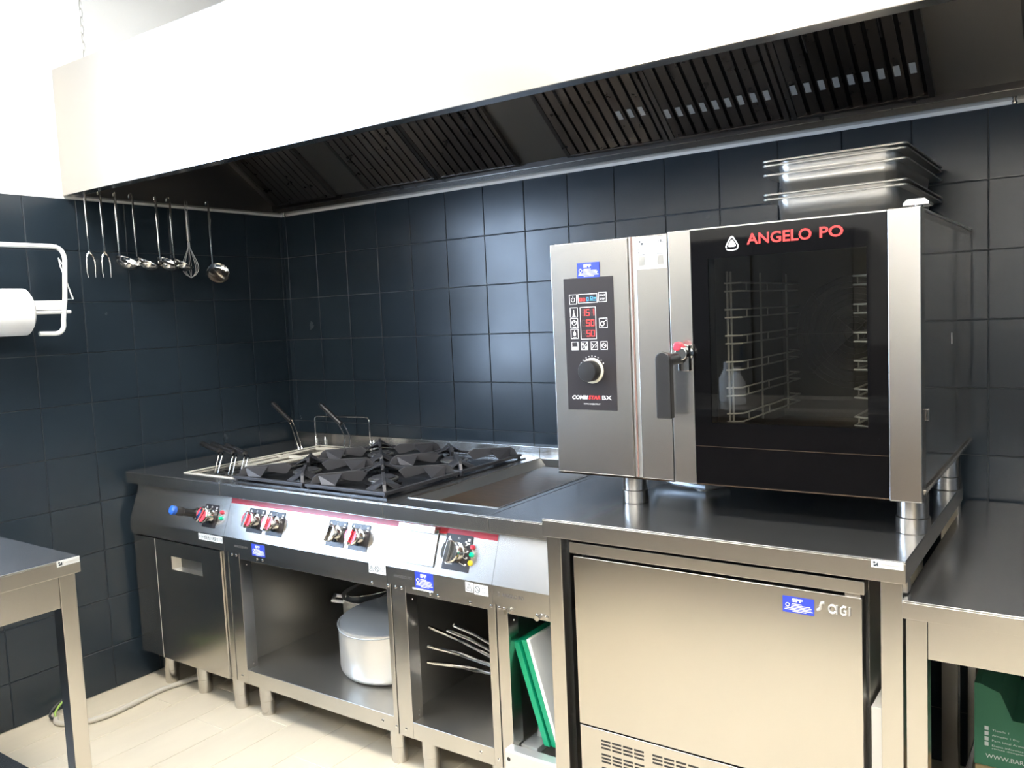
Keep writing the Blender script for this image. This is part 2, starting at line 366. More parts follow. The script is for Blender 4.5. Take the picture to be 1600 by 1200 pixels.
# ================================================================ HANGING UTENSILS (on the left lip of the hood)
def hook_handle(L, r=.0045, w0=.009):
    mb = MB()
    mb.tube([(0, 0, .028)]+arc((0, 0, .03), (0, 0, .052), (-.011, 0, .052), 4)+arc((-.011, 0, .052), (-.020, 0, .052), (-.020, 0, .036), 4), .0026, 6)
    hb_ = MB().lathe([(.001, -L-.004), (w0*.40, -L), (w0*.50, -L*.6), (w0*.66, -.03), (w0*.55, .026), (.001, .030)], (0, 0, 0), 12)
    hb_.xf(Matrix.Diagonal((.55, 1, 1, 1))); mb.add(hb_.v, hb_.f)
    return mb
UX = .058; UZ = 1.913
def uten(name, lab, cat, y, group=None): return thing(name, lab, cat, (UX, y-.013, UZ), group)
f0 = uten('meat_fork', 'two-pronged steel meat fork hanging leftmost under the hood', 'fork', -.977, 'forks under the hood')
link('handle', hook_handle(.19), 'chrome', f0, local=True, bevel=.0008)
mb = MB()
for s in (-1, 1):
    pts = [(0, 0, -.185)]+[(.004*math.sin(t*3), s*.0165*min(1, t*3.5)**.6, -.187-.095*t) for t in (.08, .2, .4, .6, .8, 1.0)]
    pts[-1] = (.006, s*.0145, -.283)
    mb.tube(pts, .0042, 6, .0013)
link('tines', mb, 'chrome', f0, local=True)
dup(f0, (UX, -.929, UZ), 'two-pronged steel meat fork hanging second from the left, next to the ladles')
def ladle(y, lab, R=.047, dz=0, rz=-.25):
    t = uten('ladle', lab, 'ladle', y, 'ladles under the hood'); t.rotation_euler.z = rz
    link('handle', hook_handle(.215+dz), 'chrome', t, local=True, bevel=.0008)
    prof = [(R*math.sin(a), -R*.8*math.cos(a)) for a in [i*PI/2/8 for i in range(9)]]
    prof = prof+[(r*.965, h+.0012) for r, h in prof[::-1]]
    mb = MB().lathe(prof, (0, 0, 0), 24)
    mb.xf(Matrix.Translation((R*.72, R*.45, -.218-dz)) @ Matrix.Rotation(math.radians(-16), 4, 'X') @ Matrix.Rotation(math.radians(24), 4, 'Y'))
    link('bowl', mb, 'chrome', t, local=True); return t
ladle(-.856, 'steel ladle hanging beside the two forks, first of the four ladles')
ladle(-.783, 'steel ladle second from the forks, in the left pair of ladles', rz=.25)
ladle(-.682, 'steel ladle third from the forks, left of the pair beside the whisk')
ladle(-.618, 'steel ladle fourth from the forks, right beside the whisk', .043, rz=.25)
t = uten('whisk', 'steel balloon whisk hanging between the ladles and the skimmer', 'whisk', -.543)
mb = MB(); mb.tube([(.0, -.006, .04), (0, -.006, -.005)], .0016, 6); mb.tube([(.0, .006, .04), (0, .006, -.005)], .0016, 6); mb.lathe([(.005, -.13), (.0075, -.12), (.0085, -.06), (.007, 0), (.004, .003)], (0, 0, 0), 14)
link('handle', mb, 'inner', t, local=True)
for k in range(4):
    a = PI*k/4+.3; half = []
    for i in range(11):
        u_ = i/10; half.append((.033*math.sin(PI*u_**1.7)**.75 if 0 < u_ < 1 else .004*(1-u_), -.13-.150*u_**.85))
    pts = [(r*math.cos(a), r*math.sin(a), z) for r, z in half]+[(-r*math.cos(a), -r*math.sin(a), z) for r, z in half[-2::-1]]
    link('wire_loop', MB().tube(pts, .0013, 5), 'alu', t, local=True)
t = uten('skimmer', 'steel skimmer with perforated disc hanging rightmost of the utensils', 'skimmer', -.433)
link('handle', hook_handle(.225), 'chrome', t, local=True, bevel=.0008)
R = .047; prof = [(.0001, -.008), (R*.5, -.006), (R*.85, .0), (R, .006), (R, .0075), (R*.85, .0015), (R*.5, -.0045), (.0001, -.0065)]
mb = MB().lathe(prof, (0, 0, 0), 28); X = Matrix.Translation((.022, .008, -.262)) @ Matrix.Rotation(math.radians(-28), 4, 'Z') @ Matrix.Rotation(math.radians(68), 4, 'Y')
link('disc', mb.xf(X), 'chrome', t, local=True)
hb = MB()
for i in range(60):
    r = .006+.030*i/60; a = i*2.39996
    hb.lathe([(.0017, .0), (.0017, .0012)], (r*math.cos(a), r*math.sin(a), -.0062), 6)
link('perforations', hb.xf(X), 'copper', t, local=True, kind='stuff')

# ================================================================ PAPER TOWEL HOLDER on the left wall
t = thing('paper_towel_holder', 'white enamelled wire paper towel holder on the left wall', 'towel holder', (0, -1.35, 1.55))
DX = .115
mb = MB().tube([(DX, -1.70, 1.737), (DX, -1.16, 1.737)]+arc((DX, -1.16, 1.737), (DX, -1.118, 1.737), (DX, -1.116, 1.69))+[(DX, -1.128, 1.55)]+[(DX, -1.14, 1.47)]+arc((DX, -1.141, 1.45), (DX, -1.146, 1.422), (DX, -1.175, 1.422))+[(DX, -1.23, 1.424)], .0085, 10)
link('wire_frame', mb, 'tube', t)
mb = MB().box(DX-.004, DX+.004, -1.72, -1.132, 1.508, 1.542); link('tear_bar', mb, 'tube', t, bevel=.002)
link('lower_rod', MB().tube([(DX, -1.72, 1.497), (DX, -1.112, 1.500)], .0065, 8), 'tube', t)
mb = MB().tube([(DX, -1.121, 1.665), (DX-.001, -1.139, 1.695), (DX-.001, -1.134, 1.668), (DX, -1.098, 1.546), (DX, -1.132, 1.545)], .0028, 6)
link('bracket', mb, 'tube', t)
link('wall_mount', MB().tube([(DX, -1.55, 1.737), (.004, -1.55, 1.737)], .008, 8).box(.0036, .008, -1.58, -1.52, 1.70, 1.77), 'tube', t)
R = .083
prof = [(.018, -.27), (R, -.27), (R, -.008), (R-.01, 0), (.02, .002), (.02, -.02)]
mb = MB().lathe(prof, (0, 0, 0), 40, 'y'); mb.xf(Matrix.Translation((.10, -1.262, 1.503)) @ Matrix.Rotation(PI, 4, 'Z'))
o = link('paper_towel_roll', mb, 'paper', at=(.10, -1.4, 1.503)); tag(o, 'thick white roll of paper towel held in the wire holder', 'paper roll')

# ================================================================ COOKING LINE
TZ, TB, TY = .864, .818, -.909                             # worktop top, lip bottom, front edge
PA, PB = Vector((0, -.859, .800)), Vector((0, -.907, .668)) # control panel slope, top and bottom
TH = math.atan2(PA.y-PB.y, PA.z-PB.z)
def on_panel(x, z):                                        # matrix: local (x right, z up, -y out) placed on the slope
    f = (z-PB.z)/(PA.z-PB.z); y = PB.y+(PA.y-PB.y)*f
    return Matrix.Translation((x, y, z)) @ Matrix.Rotation(-TH, 4, 'X')
def legs(parent, xs, ys=(-.83, -.14), z1=.125):
    for x in xs:
        for y in ys:
            link('leg', MB().lathe([(.026, 0), (.027, .004), (.027, .052), (.0295, .054), (.0295, z1)], (x, y, 0), 20), 'steelv', parent)
def top_unit(u, x0, x1, hole=None):
    mb = MB(); e = .0006
    if hole: mb.holed(x0+e, x1-e, TY, -.03, TZ-.004, TZ, *hole)
    else: mb.box(x0+e, x1-e, TY, -.03, TZ-.004, TZ)
    link('worktop', mb, 'top', u, bevel=.0015)
    link('front_lip', MB().prism([(TY, TZ-.0041), (TY+.003, TZ-.0041), (TY+.003, TB+.002), (-.86, TB+.002), (-.86, TB), (TY, TB)], 'x', x0+e, x1-e), 'steelh', u, bevel=.001)
    link('upstand', MB().box(x0+e, x1-e, -.03, -.006, TZ-.004, TZ+.036), 'steelh', u, bevel=.0015)
    mb = MB().prism([(PA.y, PA.z+.018), (PA.y, PA.z), (PB.y, PB.z), (PB.y, .614), (PB.y+.014, .611), (-.80, .611), (-.80, PA.z+.018)], 'x', x0+e, x1-e)
    return link('control_panel', mb, 'steelh', u, smooth=False)
def red_stripe(u, x0, x1):
    mb = MB().box(0, x1-x0, -.0008, 0, -.018, .0); mb.xf(on_panel(x0, PA.z-.001)); link('red_stripe', mb, 'red', u, smooth=False)
def band_sticker(u, x0, x1, kinds, z0=.637, z1=.665, y=-.9072):
    st = link('warning_sticker', MB().box(x0, x1, y-.0004, y, z0, z1), 'sticker', u, smooth=False)
    n = len(kinds); w_ = (x1-x0)/n; mb = MB(); yy = y-.0005
    for i, k in enumerate(kinds):
        cx = x0+w_*(i+.5); cz = (z0+z1)/2; r = min(w_*.36, (z1-z0)*.4)
        if k == 't':
            for a, b in (((-r, -r), (r, -r)), ((r, -r), (0, r)), ((0, r), (-r, -r))): mb.tube([(cx+a[0], yy, cz+a[1]), (cx+b[0], yy, cz+b[1])], .0008, 4)
            mb.tube([(cx, yy, cz-.5*r), (cx-.2*r, yy, cz-.1*r), (cx+.1*r, yy, cz+.3*r)], .0009, 4)
        if k == 'o':
            mb.tube([(p[0], yy, p[1]) for p in ring_pts(cx, cz, r, 14)], .0010, 4, closed=True); mb.tube([(cx-r*.6, yy, cz+r*.6), (cx+r*.6, yy, cz-r*.6)], .0010, 4)
        if k == 'b':
            for s in (-1, 1): mb.tube([(cx, yy, cz-r*.6), (cx+s*r, yy, cz-r*.8), (cx+s*r, yy, cz+r*.6), (cx, yy, cz+r*.8), (cx, yy, cz-r*.6)], .0006, 4)
        if k == 'l':
            for q in (-.5, 0, .5): mb.box(cx-r*.9, cx+r*.7, yy, yy+.0004, cz+q*r-.0006, cz+q*r+.0006)
        if i: mb.box(x0+w_*i-.0004, x0+w_*i+.0004, yy, yy+.0004, z0, z1)
    link('pictogram', mb, 'ink', st)
def blue_sticker(u, x0, x1, z0, z1, y):
    st = link('blue_sticker', MB().box(x0, x1, y-.0005, y, z0, z1), 'blue', u, smooth=False)
    W_, H_ = x1-x0, z1-z0
    lettering('SPF', x0+W_*.30, z0+H_*.68, W_*.34, H_*.22, y-.0009, 'white', st, bold=.035)
    mb = MB(); yy = y-.0009
    for i, (a, b) in enumerate(((.30, .62), (.28, .88), (.28, .92), (.08, .90), (.06, .96), (.3, .75))):
        zc = z0+H_*(.56-.09*i); mb.box(x0+W_*a, x0+W_*b, yy, yy+.0004, zc-H_*.02, zc+H_*.02)
    mb.tube([(p[0], yy, p[1]) for p in ring_pts(x0+W_*.16, z0+H_*.48, H_*.11, 12)], H_*.022, 4, closed=True)
    link('small_print', mb, 'white', st)
def knob(u, x, z=.735, turn=0, red=True, s=1., plate=(.054, .074)):
    X = on_panel(x, z); pw, ph = plate
    k = MB(); k.lathe([(.021*s, .0), (.021*s, .006), (.014*s, .010), (.0135*s, .018), (.020*s, .024), (.0225*s, .030), (.0225*s, .037), (.020*s, .040)], (0, -.002, 0), 24, 'y')
    k.xf(X @ Matrix.Rotation(turn, 4, 'Y')); o = link('control_knob', k, 'chrome', u)
    mb = MB().box(-pw/2, pw/2, -.0022, -.0002, -ph/2, ph/2); link('knob_plate', mb.xf(X), 'panelb', o, bevel=.001)
    mb = MB().prism([(-.0045*s, -.021*s), (.0045*s, -.021*s), (.006*s, .0), (.0045*s, .021*s), (-.0045*s, .021*s), (-.006*s, 0)], 'y', -.044, -.052)
    link('grip', mb.xf(X @ Matrix.Rotation(turn, 4, 'Y')), 'chrome', o, bevel=.001)
    if red:
        mb = MB()
        for sg in (1, -1):
            pl_ = [(sg*.0065*s, -.015*s), (sg*.0065*s, .015*s)]+[(sg*(.0195*s)*math.cos(a), .0195*s*math.sin(a)) for a in (1.0, .6, .2, -.2, -.6, -1.0)]
            mb.prism(pl_, 'y', -.0425, -.0432)
        link('red_insert', mb.xf(X @ Matrix.Rotation(turn, 4, 'Y')), 'lred', o, smooth=False)
    mb = MB(); mb.tube([(p[0], -.0026, p[1]) for p in ring_pts(0, ph*.40, .003, 10)], .0007, 4, closed=True)
    mb.prism([(-pw*.42, ph*.34), (-pw*.3, ph*.34), (-pw*.36, ph*.44)], 'y', -.0022, -.0027); mb.box(pw*.3, pw*.42, -.0027, -.0022, ph*.26, ph*.30); mb.box(pw*.33, pw*.42, -.0027, -.0022, ph*.34, ph*.42)
    link('dial_marks', mb.xf(X), 'white', o, smooth=False)
    return o
def open_base(u, x0, x1, post=.055, back=-.12, post_r=None):
    z0, z1 = .125, .611; F = -.893; pr = post_r or post
    link('front_post', MB().prism([(x0+.002, F), (x0+post, F), (x0+post, F+.05), (x0+post-.003, F+.05), (x0+post-.003, F+.003), (x0+.002, F+.003)], 'z', z0, z1), 'steelv', u, bevel=.0012)
    link('front_post', MB().prism([(x1-.002, F), (x1-pr, F), (x1-pr, F+.05), (x1-pr+.003, F+.05), (x1-pr+.003, F+.003), (x1-.002, F+.003)], 'z', z0, z1), 'steelv', u, bevel=.0012)
    link('top_rail', MB().box(x0+post, x1-pr, F+.0005, F+.003, .588, .611), 'steelh', u, bevel=.001)
    link('bottom_rail', MB().box(x0+post, x1-pr, F+.0005, F+.003, .125, .178), 'steelh', u, bevel=.001)
    link('base_shelf', MB().box(x0+.003, x1-.003, F+.003, back, .1735, .1770), 'inner', u)
    link('side_panel', MB().box(x0+.002, x0+.005, F+.003, back, z0, z1), 'inner', u)
    link('side_panel', MB().box(x1-.005, x1-.002, F+.003, back, z0, z1), 'inner', u)
    link('back_panel', MB().box(x0+.005, x1-.005, back-.004, back, z0, z1), 'inner', u)
    sc = MB()
    for x, z in [(x0+post*.35, .60), (x0+post*.75, .60), (x0+post*.5, .15), (x1-pr*.5, .60), (x1-pr*.5, .148), (x0+post+.10, .60), (x0+post+.13, .60), (x1-pr-.06, .598), (x1-pr-.05, .152)]:
        sc.lathe([(.0045, 0), (.0045, .0015), (.002, .0028)], (x, F, z), 10, 'y')
    for z in (.19, .205, .56): sc.lathe([(.003, 0), (.002, .002)], (x0+post+.0, F+.03, z), 8, 'x')
    link('screw', sc, 'chrome', u)

# ---- unit 1: pasta cooker
A0, A1, A2, A3, A4 = .042, .642, 1.442, 1.842, 2.062
u = thing('pasta_cooker', 'dark-reflecting steel pasta cooker with a closed door in the corner by the left wall', 'cooker', (A0+.3, -.46, 0))
H = (.335, .612, -.832, -.15)
top_unit(u, A0, A1, H)
mb = MB().holed(H[0]-.012, H[1]+.012, H[2]-.006, H[3]+.012, TZ, TZ+.003, H[0]+.003, H[1]-.003, H[2]+.003, H[3]-.003); link('basin_rim', mb, 'rim', u, bevel=.001)
mb = MB(); mb.box(H[0]-.002, H[0], H[2], H[3], .62, TZ-.004); mb.box(H[1], H[1]+.002, H[2], H[3], .62, TZ-.004); mb.box(H[0], H[1], H[2]-.002, H[2], .62, TZ-.004); mb.box(H[0], H[1], H[3], H[3]+.002, .62, TZ-.004); mb.box(H[0], H[1], H[2], H[3], .618, .62)
link('basin', mb, 'rim', u)
link('drain_plate', MB().box(H[0]+.002, H[1]-.002, H[2]+.002, -.62, TZ-.012, TZ-.008), 'inner', u)
mb = MB()
for i in range(7):
    for j in range(6): mb.lathe([(.009, 0), (.009, .0006)], (H[0]+.03+i*.037, H[2]+.025+j*.034, TZ-.0078), 10)
link('drain_holes', mb, 'black', u, kind='stuff')
link('door_filler', MB().box(A0+.002, .1905, -.8985, -.86, .125, .605), 'steelf', u, bevel=.001)
link('door_edge_strip', MB().box(.1908, .1938, -.9005, -.87, .125, .605), 'rim', u)
hx0, hx1, hz0, hz1 = .296, .490, .496, .548
door = MB().holed(.195, .606, -.901, -.897, .125, .606, hx0, hx1, hz0, hz1, 'y')
door.box(.195, .606, -.897, -.865, .125, .13); door.box(.195, .198, -.897, -.865, .13, .606); door.box(.603, .606, -.897, -.865, .13, .606)
d = link('door', door, 'steelf', u, bevel=.0012)
mb = MB(); y0, y1 = -.899, -.872
mb.add([(hx0, y0, hz0), (hx1, y0, hz0), (hx1, y0, hz1), (hx0, y0, hz1), (hx0+.02, y1, hz0+.004), (hx1-.006, y1, hz0+.004), (hx1-.006, y1, hz1), (hx0+.02, y1, hz1)],
       [(4, 5, 6, 7), (0, 1, 5, 4), (1, 2, 6, 5), (2, 3, 7, 6), (3, 0, 4, 7)])
link('recessed_handle', mb, 'inner', d, smooth=False)
link('front_post', MB().box(.608, A1-.002, -.893, -.86, .125, .611), 'steelv', u, bevel=.001)
link('cabinet_body', MB().box(A0+.002, A1-.002, -.86, -.10, .125, .61), 'inner', u)
legs(u, (.155, .600), (-.848, -.15)); legs(u, (.360,), (-.838,))
# fill tap, knob and lamps of the cooker
X = on_panel(.462, .727)
tp = MB().lathe([(.015, 0), (.017, .004), (.017, .008), (.012, .012), (.012, .055), (.0145, .058), (.0145, .080), (.012, .084)], (0, 0, 0), 20, 'y'); tp.xf(X @ Matrix.Scale(1.15, 4))
kn = link('fill_tap', tp, 'black', u)
link('tap_ring', MB().lathe([(.019, 0), (.0205, .003), (.016, .010)], (0, 0, 0), 20, 'y').xf(X @ Matrix.Scale(1.15, 4)), 'chrome', kn)
link('blue_cap', MB().lathe([(.0145, .084), (.0145, .096), (.009, .100)], (0, 0, 0), 20, 'y').xf(X @ Matrix.Scale(1.15, 4)), 'bluecap', kn)
knob(u, .545, .727, .5, True, 1.35, (.078, .084))
for z, c in ((.745, 'lred'), (.725, 'lgreen')): link('indicator_lamp', MB().lathe([(.0075, 0), (.0075, .004), (.004, .009)], (0, 0, 0), 12, 'y').xf(on_panel(.608, z)), c, u)
band_sticker(u, .492, .634, 'llotbolb', .640, .664)
# baskets
def basket(x0, x1, y0, y1, lab, wires, grip):
    b = thing('pasta_basket', lab, 'basket', ((x0+x1)/2, (y0+y1)/2, .72), 'wire baskets in the pasta cooker')
    mb = MB(); z0, z1 = .70, TZ-.006
    mb.box(x0, x1, y0, y0+.0015, z0, z1); mb.box(x0, x1, y1-.0015, y1, z0, z1); mb.box(x0, x0+.0015, y0, y1, z0, z1); mb.box(x1-.0015, x1, y0, y1, z0, z1); mb.box(x0, x1, y0, y1, z0-.0015, z0)
    link('basket_body', mb, 'inner', b)
    link('rim', MB().tube([(x0, y0, z1), (x1, y0, z1), (x1, y1, z1), (x0, y1, z1)], .006, 6, closed=True), 'rim', b)
    mb = MB()
    for wl in wires: mb.tube(wl, .0028, 7)
    link('handle_wire', mb, 'chrome', b)
    g0, g1 = Vector(grip[0]), Vector(grip[1]); link('grip', MB().tube([g0, g0.lerp(g1, .3), g0.lerp(g1, .7), g1], .0105, 10), 'black', b)
    dd = (g1-g0).normalized(); link('grip_cap', MB().tube([g1, g1+dd*.012], .0085, 10, .006), 'chrome', b)
for i, (bx, gx, gy, gz, lab) in enumerate([(.36, .235, -.685, .950, 'front pasta basket nearest the left wall, black grip'), (.445, .287, -.672, .950, 'middle front pasta basket, black grip pointing to the wall'), (.53, .40, -.69, .952, 'front pasta basket nearest the burners, black grip')]):
    xw = (.475, .560, .640)[i]; yb = -.80+.0*i; yt = -.775
    if i == 2: xw = .628
    basket(bx-.03 if i else .345, bx+.045, -.60, -.40, lab,
           [[(xw+s, -.60, .858), (xw+s, yb, .868), (xw+s, yt, .93), (xw+s-.012, yt+.01, .936), (xw-.045, yt+.03, .940)] for s in (-.011, .011)],
           ((xw-.04, yt+.028, .940), (gx, gy, gz)))
basket(.35, .46, -.37, -.19, 'rear left pasta basket with its grip raised towards the corner', [[(.315+s, -.25, .858), (.270+s, -.245, .96), (.245+s, -.24, .99)] for s in (-.006, .016)], ((.255, -.24, .985), (.135, -.235, 1.062)))
basket(.49, .60, -.37, -.19, 'rear right pasta basket with a thick black grip raised', [[(.592+s, -.24, .862), (.602+s, -.235, .93), (.560+s, -.23, .985)] for s in (-.014, .018)], ((.564, -.23, .983), (.455, -.235, 1.062)))
mb = MB().tube([(.238, -.085, .868), (.238, -.085, .97)]+arc((.238, -.085, .97), (.238, -.085, .988), (.256, -.085, .988), 4)+[(.565, -.085, .994)]+arc((.565, -.085, .994), (.587, -.085, .994), (.587, -.085, .97), 4)+[(.590, -.085, .868)], .0035, 8)
a = link('basket_rest', mb, 'chrome', u)
for x in (.238, .590, .30, .66-.05): link('foot', MB().lathe([(.008, 0), (.010, .01), (.008, .022), (.004, .03)], (x, -.085, TZ), 12), 'chrome', a)

# ---- unit 2: four-burner range
u = thing('gas_range', 'four-burner gas range with black cast grates and an open base', 'cooker', (A1+.4, -.46, 0))
top_unit(u, A1, A2); red_stripe(u, A1+.004, A2)
link('burner_well', MB().holed(.672, 1.425, -.872, -.10, TZ, TZ+.004, .69, 1.407, -.855, -.115).box(.69, 1.407, -.855, -.115, TZ, TZ+.0015), 'enamel', u, bevel=.001)
for gx in (.678, 1.056):
    for gy in (-.875, -.492):
        W_, D_ = .366, .372; cx, cy = gx+W_/2, gy+D_/2; z0 = TZ+.012
        # burner first
        bu = link('burner', MB().lathe([(.060, 0), (.064, .006), (.055, .012), (.045, .012), (.045, .018), (.020, .020), (.0001, .020)], (cx, cy, TZ+.0015), 28), 'enamel', u)
        link('burner_cap', MB().lathe([(.040, 0), (.042, .004), (.036, .008), (.0001, .009)], (cx, cy, TZ+.021), 24), 'iron', bu)
        link('flame_ring', MB().lathe([(.046, .0), (.052, .003), (.052, .008), (.046, .009)], (cx, cy, TZ+.013), 28), 'inner', bu)
        fr = MB(); b = .016
        fr.holed(gx, gx+W_, gy, gy+D_, z0, z0+.010, gx+b, gx+W_-b, gy+b, gy+D_-b)
        for px_, py_ in ((gx+.01, gy+.01), (gx+W_-.01, gy+.01), (gx+.01, gy+D_-.01), (gx+W_-.01, gy+D_-.01)): fr.lathe([(.007, 0), (.007, .008)], (px_, py_, TZ+.004), 10)
        g = link('pan_grate', fr, 'iron', u, bevel=.002)
        for sx in (-1, 1):
            for sy in (-1, 1):
                Lc = math.hypot(W_/2-.012, D_/2-.012); ang = math.atan2(sy*D_, sx*W_)
                # side outline along the diagonal, s from corner towards the burner
                pr = [(.0, .004), (.012, .030), (.028, .040), (Lc-.075, .043), (Lc-.052, .030), (Lc-.072, .004), (Lc-.085, .004), (.10, .018), (.06, .012)]
                fin = MB().prism([(Lc-s, h) for s, h in pr], 'y', -.0055, .0055)
                fin.xf(Matrix.Translation((cx, cy, z0)) @ Matrix.Rotation(ang, 4, 'Z'))
                link('pan_support', fin, 'iron', g, bevel=.0015)
                # web folded from the fin down to the frame
                wb = MB(); d0 = Vector((math.cos(ang), math.sin(ang), 0)); nrm = Vector((-d0.y, d0.x, 0)); c0 = Vector((cx, cy, z0))
                for sg in (1, -1):
                    q = [c0+d0*(Lc-.028)+Vector((0, 0, .037)), c0+d0*(Lc-.11)+Vector((0, 0, .039)), c0+d0*(Lc-.085)+nrm*sg*.058+Vector((0, 0, .008)), c0+d0*(Lc-.04)+nrm*sg*.035+Vector((0, 0, .010))]
                    q += [p-Vector((0, 0, .004)) for p in q]
                    wb.add(q, [(0, 1, 2, 3), (7, 6, 5, 4), (0, 4, 5, 1), (1, 5, 6, 2), (2, 6, 7, 3), (3, 7, 4, 0)])
                link('support_web', wb, 'iron', g, smooth=False)
for i, (x, tn) in enumerate([(.800, .25), (.905, .25), (1.205, .25), (1.308, .25)]): knob(u, x, .735, tn, i != 2, 1.3, (.084, .084))
blue_sticker(u, .798, .868, .618, .660, -.9072)
band_sticker(u, 1.366, 1.438, 'tob', .637, .668)
lettering('ANGELO PO', .70, .636, .075, .009, -.9074, 'etched', u)
open_base(u, A1, A2, .062, -.12, .020)
legs(u, (.735, 1.385), (-.835, -.15))

# ---- pots in the range base
def pot(name, cx, cy, z, R, Hh, lab):
    t = thing(name, lab, 'pot', (cx, cy, z), 'aluminium pots in the open base')
    rb = .04
    out = [(.0001, 0), (R-rb, 0)]+[(R-rb+rb*math.sin(a), rb-rb*math.cos(a)) for a in [k*PI/2/5 for k in range(1, 6)]]+[(R, Hh-.004), (R+.004, Hh), (R-.001, Hh+.001)]
    inn = [(R-.004, Hh-.004), (R-.004, rb), (R-rb, .004), (.0001, .004)]
    link('pot_body', MB().lathe(out+inn, (cx, cy, z), 48), 'alu', t); return t
p1 = pot('saucepot', 1.160, -.620, .1775, .178, .185, 'white-looking aluminium pot with a flat grey lid, in front on the base shelf')
ld = link('lid', MB().lathe([(.0001, .006), (.172, .003), (.180, .000), (.182, .003), (.172, .007), (.0001, .010)], (0, 0, 0), 48).xf(Matrix.Translation((1.160, -.620, .1775+.188)) @ Matrix.Rotation(math.radians(6), 4, 'X')), 'aluin', p1)
for q_ in ((1.10, -.70, .1775+.180), (1.14, -.665, .1775+.184)): link('lid_rivet', MB().lathe([(.006, 0), (.005, .004), (.0001, .005)], q_, 10), 'chrome', ld)
link('pot_handle', MB().tube([(1.010, -.52, .355), (.992, -.50, .375), (1.01, -.44, .395), (1.06, -.42, .395), (1.09, -.445, .375)], .006, 8), 'dk', p1)
p2 = pot('stockpot', .895, -.385, .1775, .150, .17, 'taller open aluminium pot behind, with its lid propped askew')
X = Matrix.Translation((.915, -.375, .1775+.200)) @ Matrix.Rotation(math.radians(-12), 4, 'Y') @ Matrix.Rotation(math.radians(2), 4, 'X') @ Matrix.Scale(.84, 4)
link('lid', MB().lathe([(.0001, .018), (.12, .014), (.180, .000), (.187, .000), (.187, .003), (.180, .004), (.12, .018), (.0001, .022)], (0, 0, 0), 48).xf(X), 'chrome', p2)
link('pot_handle', MB().tube([(.80, -.50, .325), (.775, -.53, .335), (.735, -.48, .335), (.765, -.45, .325)], .008, 8), 'alu', p2)

# ---- unit 3: griddle
u = thing('electric_griddle', 'steel griddle unit with a brown seasoned plate, drip drawer and open base', 'griddle', (A2+.2, -.46, 0))
H = (1.472, 1.812, -.818, -.07)
top_unit(u, A2, A3, H); red_stripe(u, A2, A3-.003)
gz = TZ-.022; i0, i1, j0, j1 = 1.518, 1.800, -.790, -.105
mb = MB().add([(H[0], H[2], TZ-.002), (H[1], H[2], TZ-.002), (H[1], H[3], TZ-.002), (H[0], H[3], TZ-.002), (i0, j0, gz), (i1, j0, gz), (i1, j1, gz), (i0, j1, gz)],
              [(0, 1, 5, 4), (1, 2, 6, 5), (2, 3, 7, 6), (3, 0, 4, 7)])
link('griddle_surround', mb, 'inner', u, smooth=False)
link('griddle_rim', MB().holed(H[0]-.006, H[1]+.004, H[2]-.004, H[3]+.006, TZ, TZ+.002, H[0], H[1], H[2], H[3]), 'steelh', u)
gp = link('griddle_plate', MB().box(i0, i1, j0, j1, gz-.02, gz+.001), 'griddle', u)
mb = MB(); n = 60
for i in range(44): mb.box(i0+.006*i+.004, i0+.006*i+.0075, j0+.004, j0+.012, gz+.001, gz+.0022); mb.box(i0+.006*i+.004, i0+.006*i+.0075, j1-.012, j1-.004, gz+.001, gz+.0022)
link('plate_ribs', mb, 'griddle', gp, kind='stuff')
X = on_panel(1.558, .755)
dr = link('drip_drawer', MB().box(-.072, .068, -.004, 0, -.072, .040).xf(X), 'steelh', u, bevel=.001)
link('drawer_handle', MB().prism([(-.028, .044), (.0, .044), (0, .036), (-.022, .034), (-.024, .022), (-.028, .022)], 'x', -.072, .072).xf(X), 'steelh', dr, bevel=.0015)
link('drawer_gap', MB().box(.0685, .0715, -.0006, 0, -.072, .035).box(-.072, .070, -.0006, 0, -.0745, -.073).xf(X), 'rubber', dr, smooth=False)
k = knob(u, 1.705, .736, .1, False, 1.45, (.098, .104))
mb = MB()
for i, (a, b) in enumerate([((.026, .022), (.036, .026)), ((.026, .004), (.037, .004)), ((.024, -.012), (.037, -.015)), ((.008, -.026), (.036, -.034)), ((-.012, -.034), (-.036, -.036)), ((-.030, -.024), (-.036, -.028))]):
    mb.tube([(a[0], -.0026, a[1]), (b[0], -.0026, b[1])], .0008, 4); mb.box(b[0]-.003, b[0]+.003, -.0028, -.0022, b[1]+.002, b[1]+.006)
mb.box(.024, .030, -.0028, -.0022, .030, .036); mb.box(-.037, -.027, -.0028, -.0022, -.026, .036)
link('dial_scale', mb.xf(on_panel(1.705, .736)), 'white', k, smooth=False)
for z, c in ((.756, 'lred'), (.736, 'lgreen'), (.714, 'lyel')): link('indicator_lamp', MB().lathe([(.0075, 0), (.0075, .004), (.004, .008)], (0, 0, 0), 14, 'y').xf(on_panel(1.757, z)), c, u)
blue_sticker(u, 1.557, 1.628, .618, .667, -.9072)
link('label_strip', MB().box(1.545, 1.625, -.9076, -.9072, .6115, .6165), 'sticker', u, smooth=False)
band_sticker(u, 1.748, 1.776, 't', .635, .664); band_sticker(u, 1.779, 1.829, 'ob', .632, .662)
lettering('ANGELO PO', 1.47, .638, .075, .009, -.9074, 'etched', u)
open_base(u, A2, A3, .060, -.12, .030)
legs(u, (1.520, 1.795), (-.835, -.15))

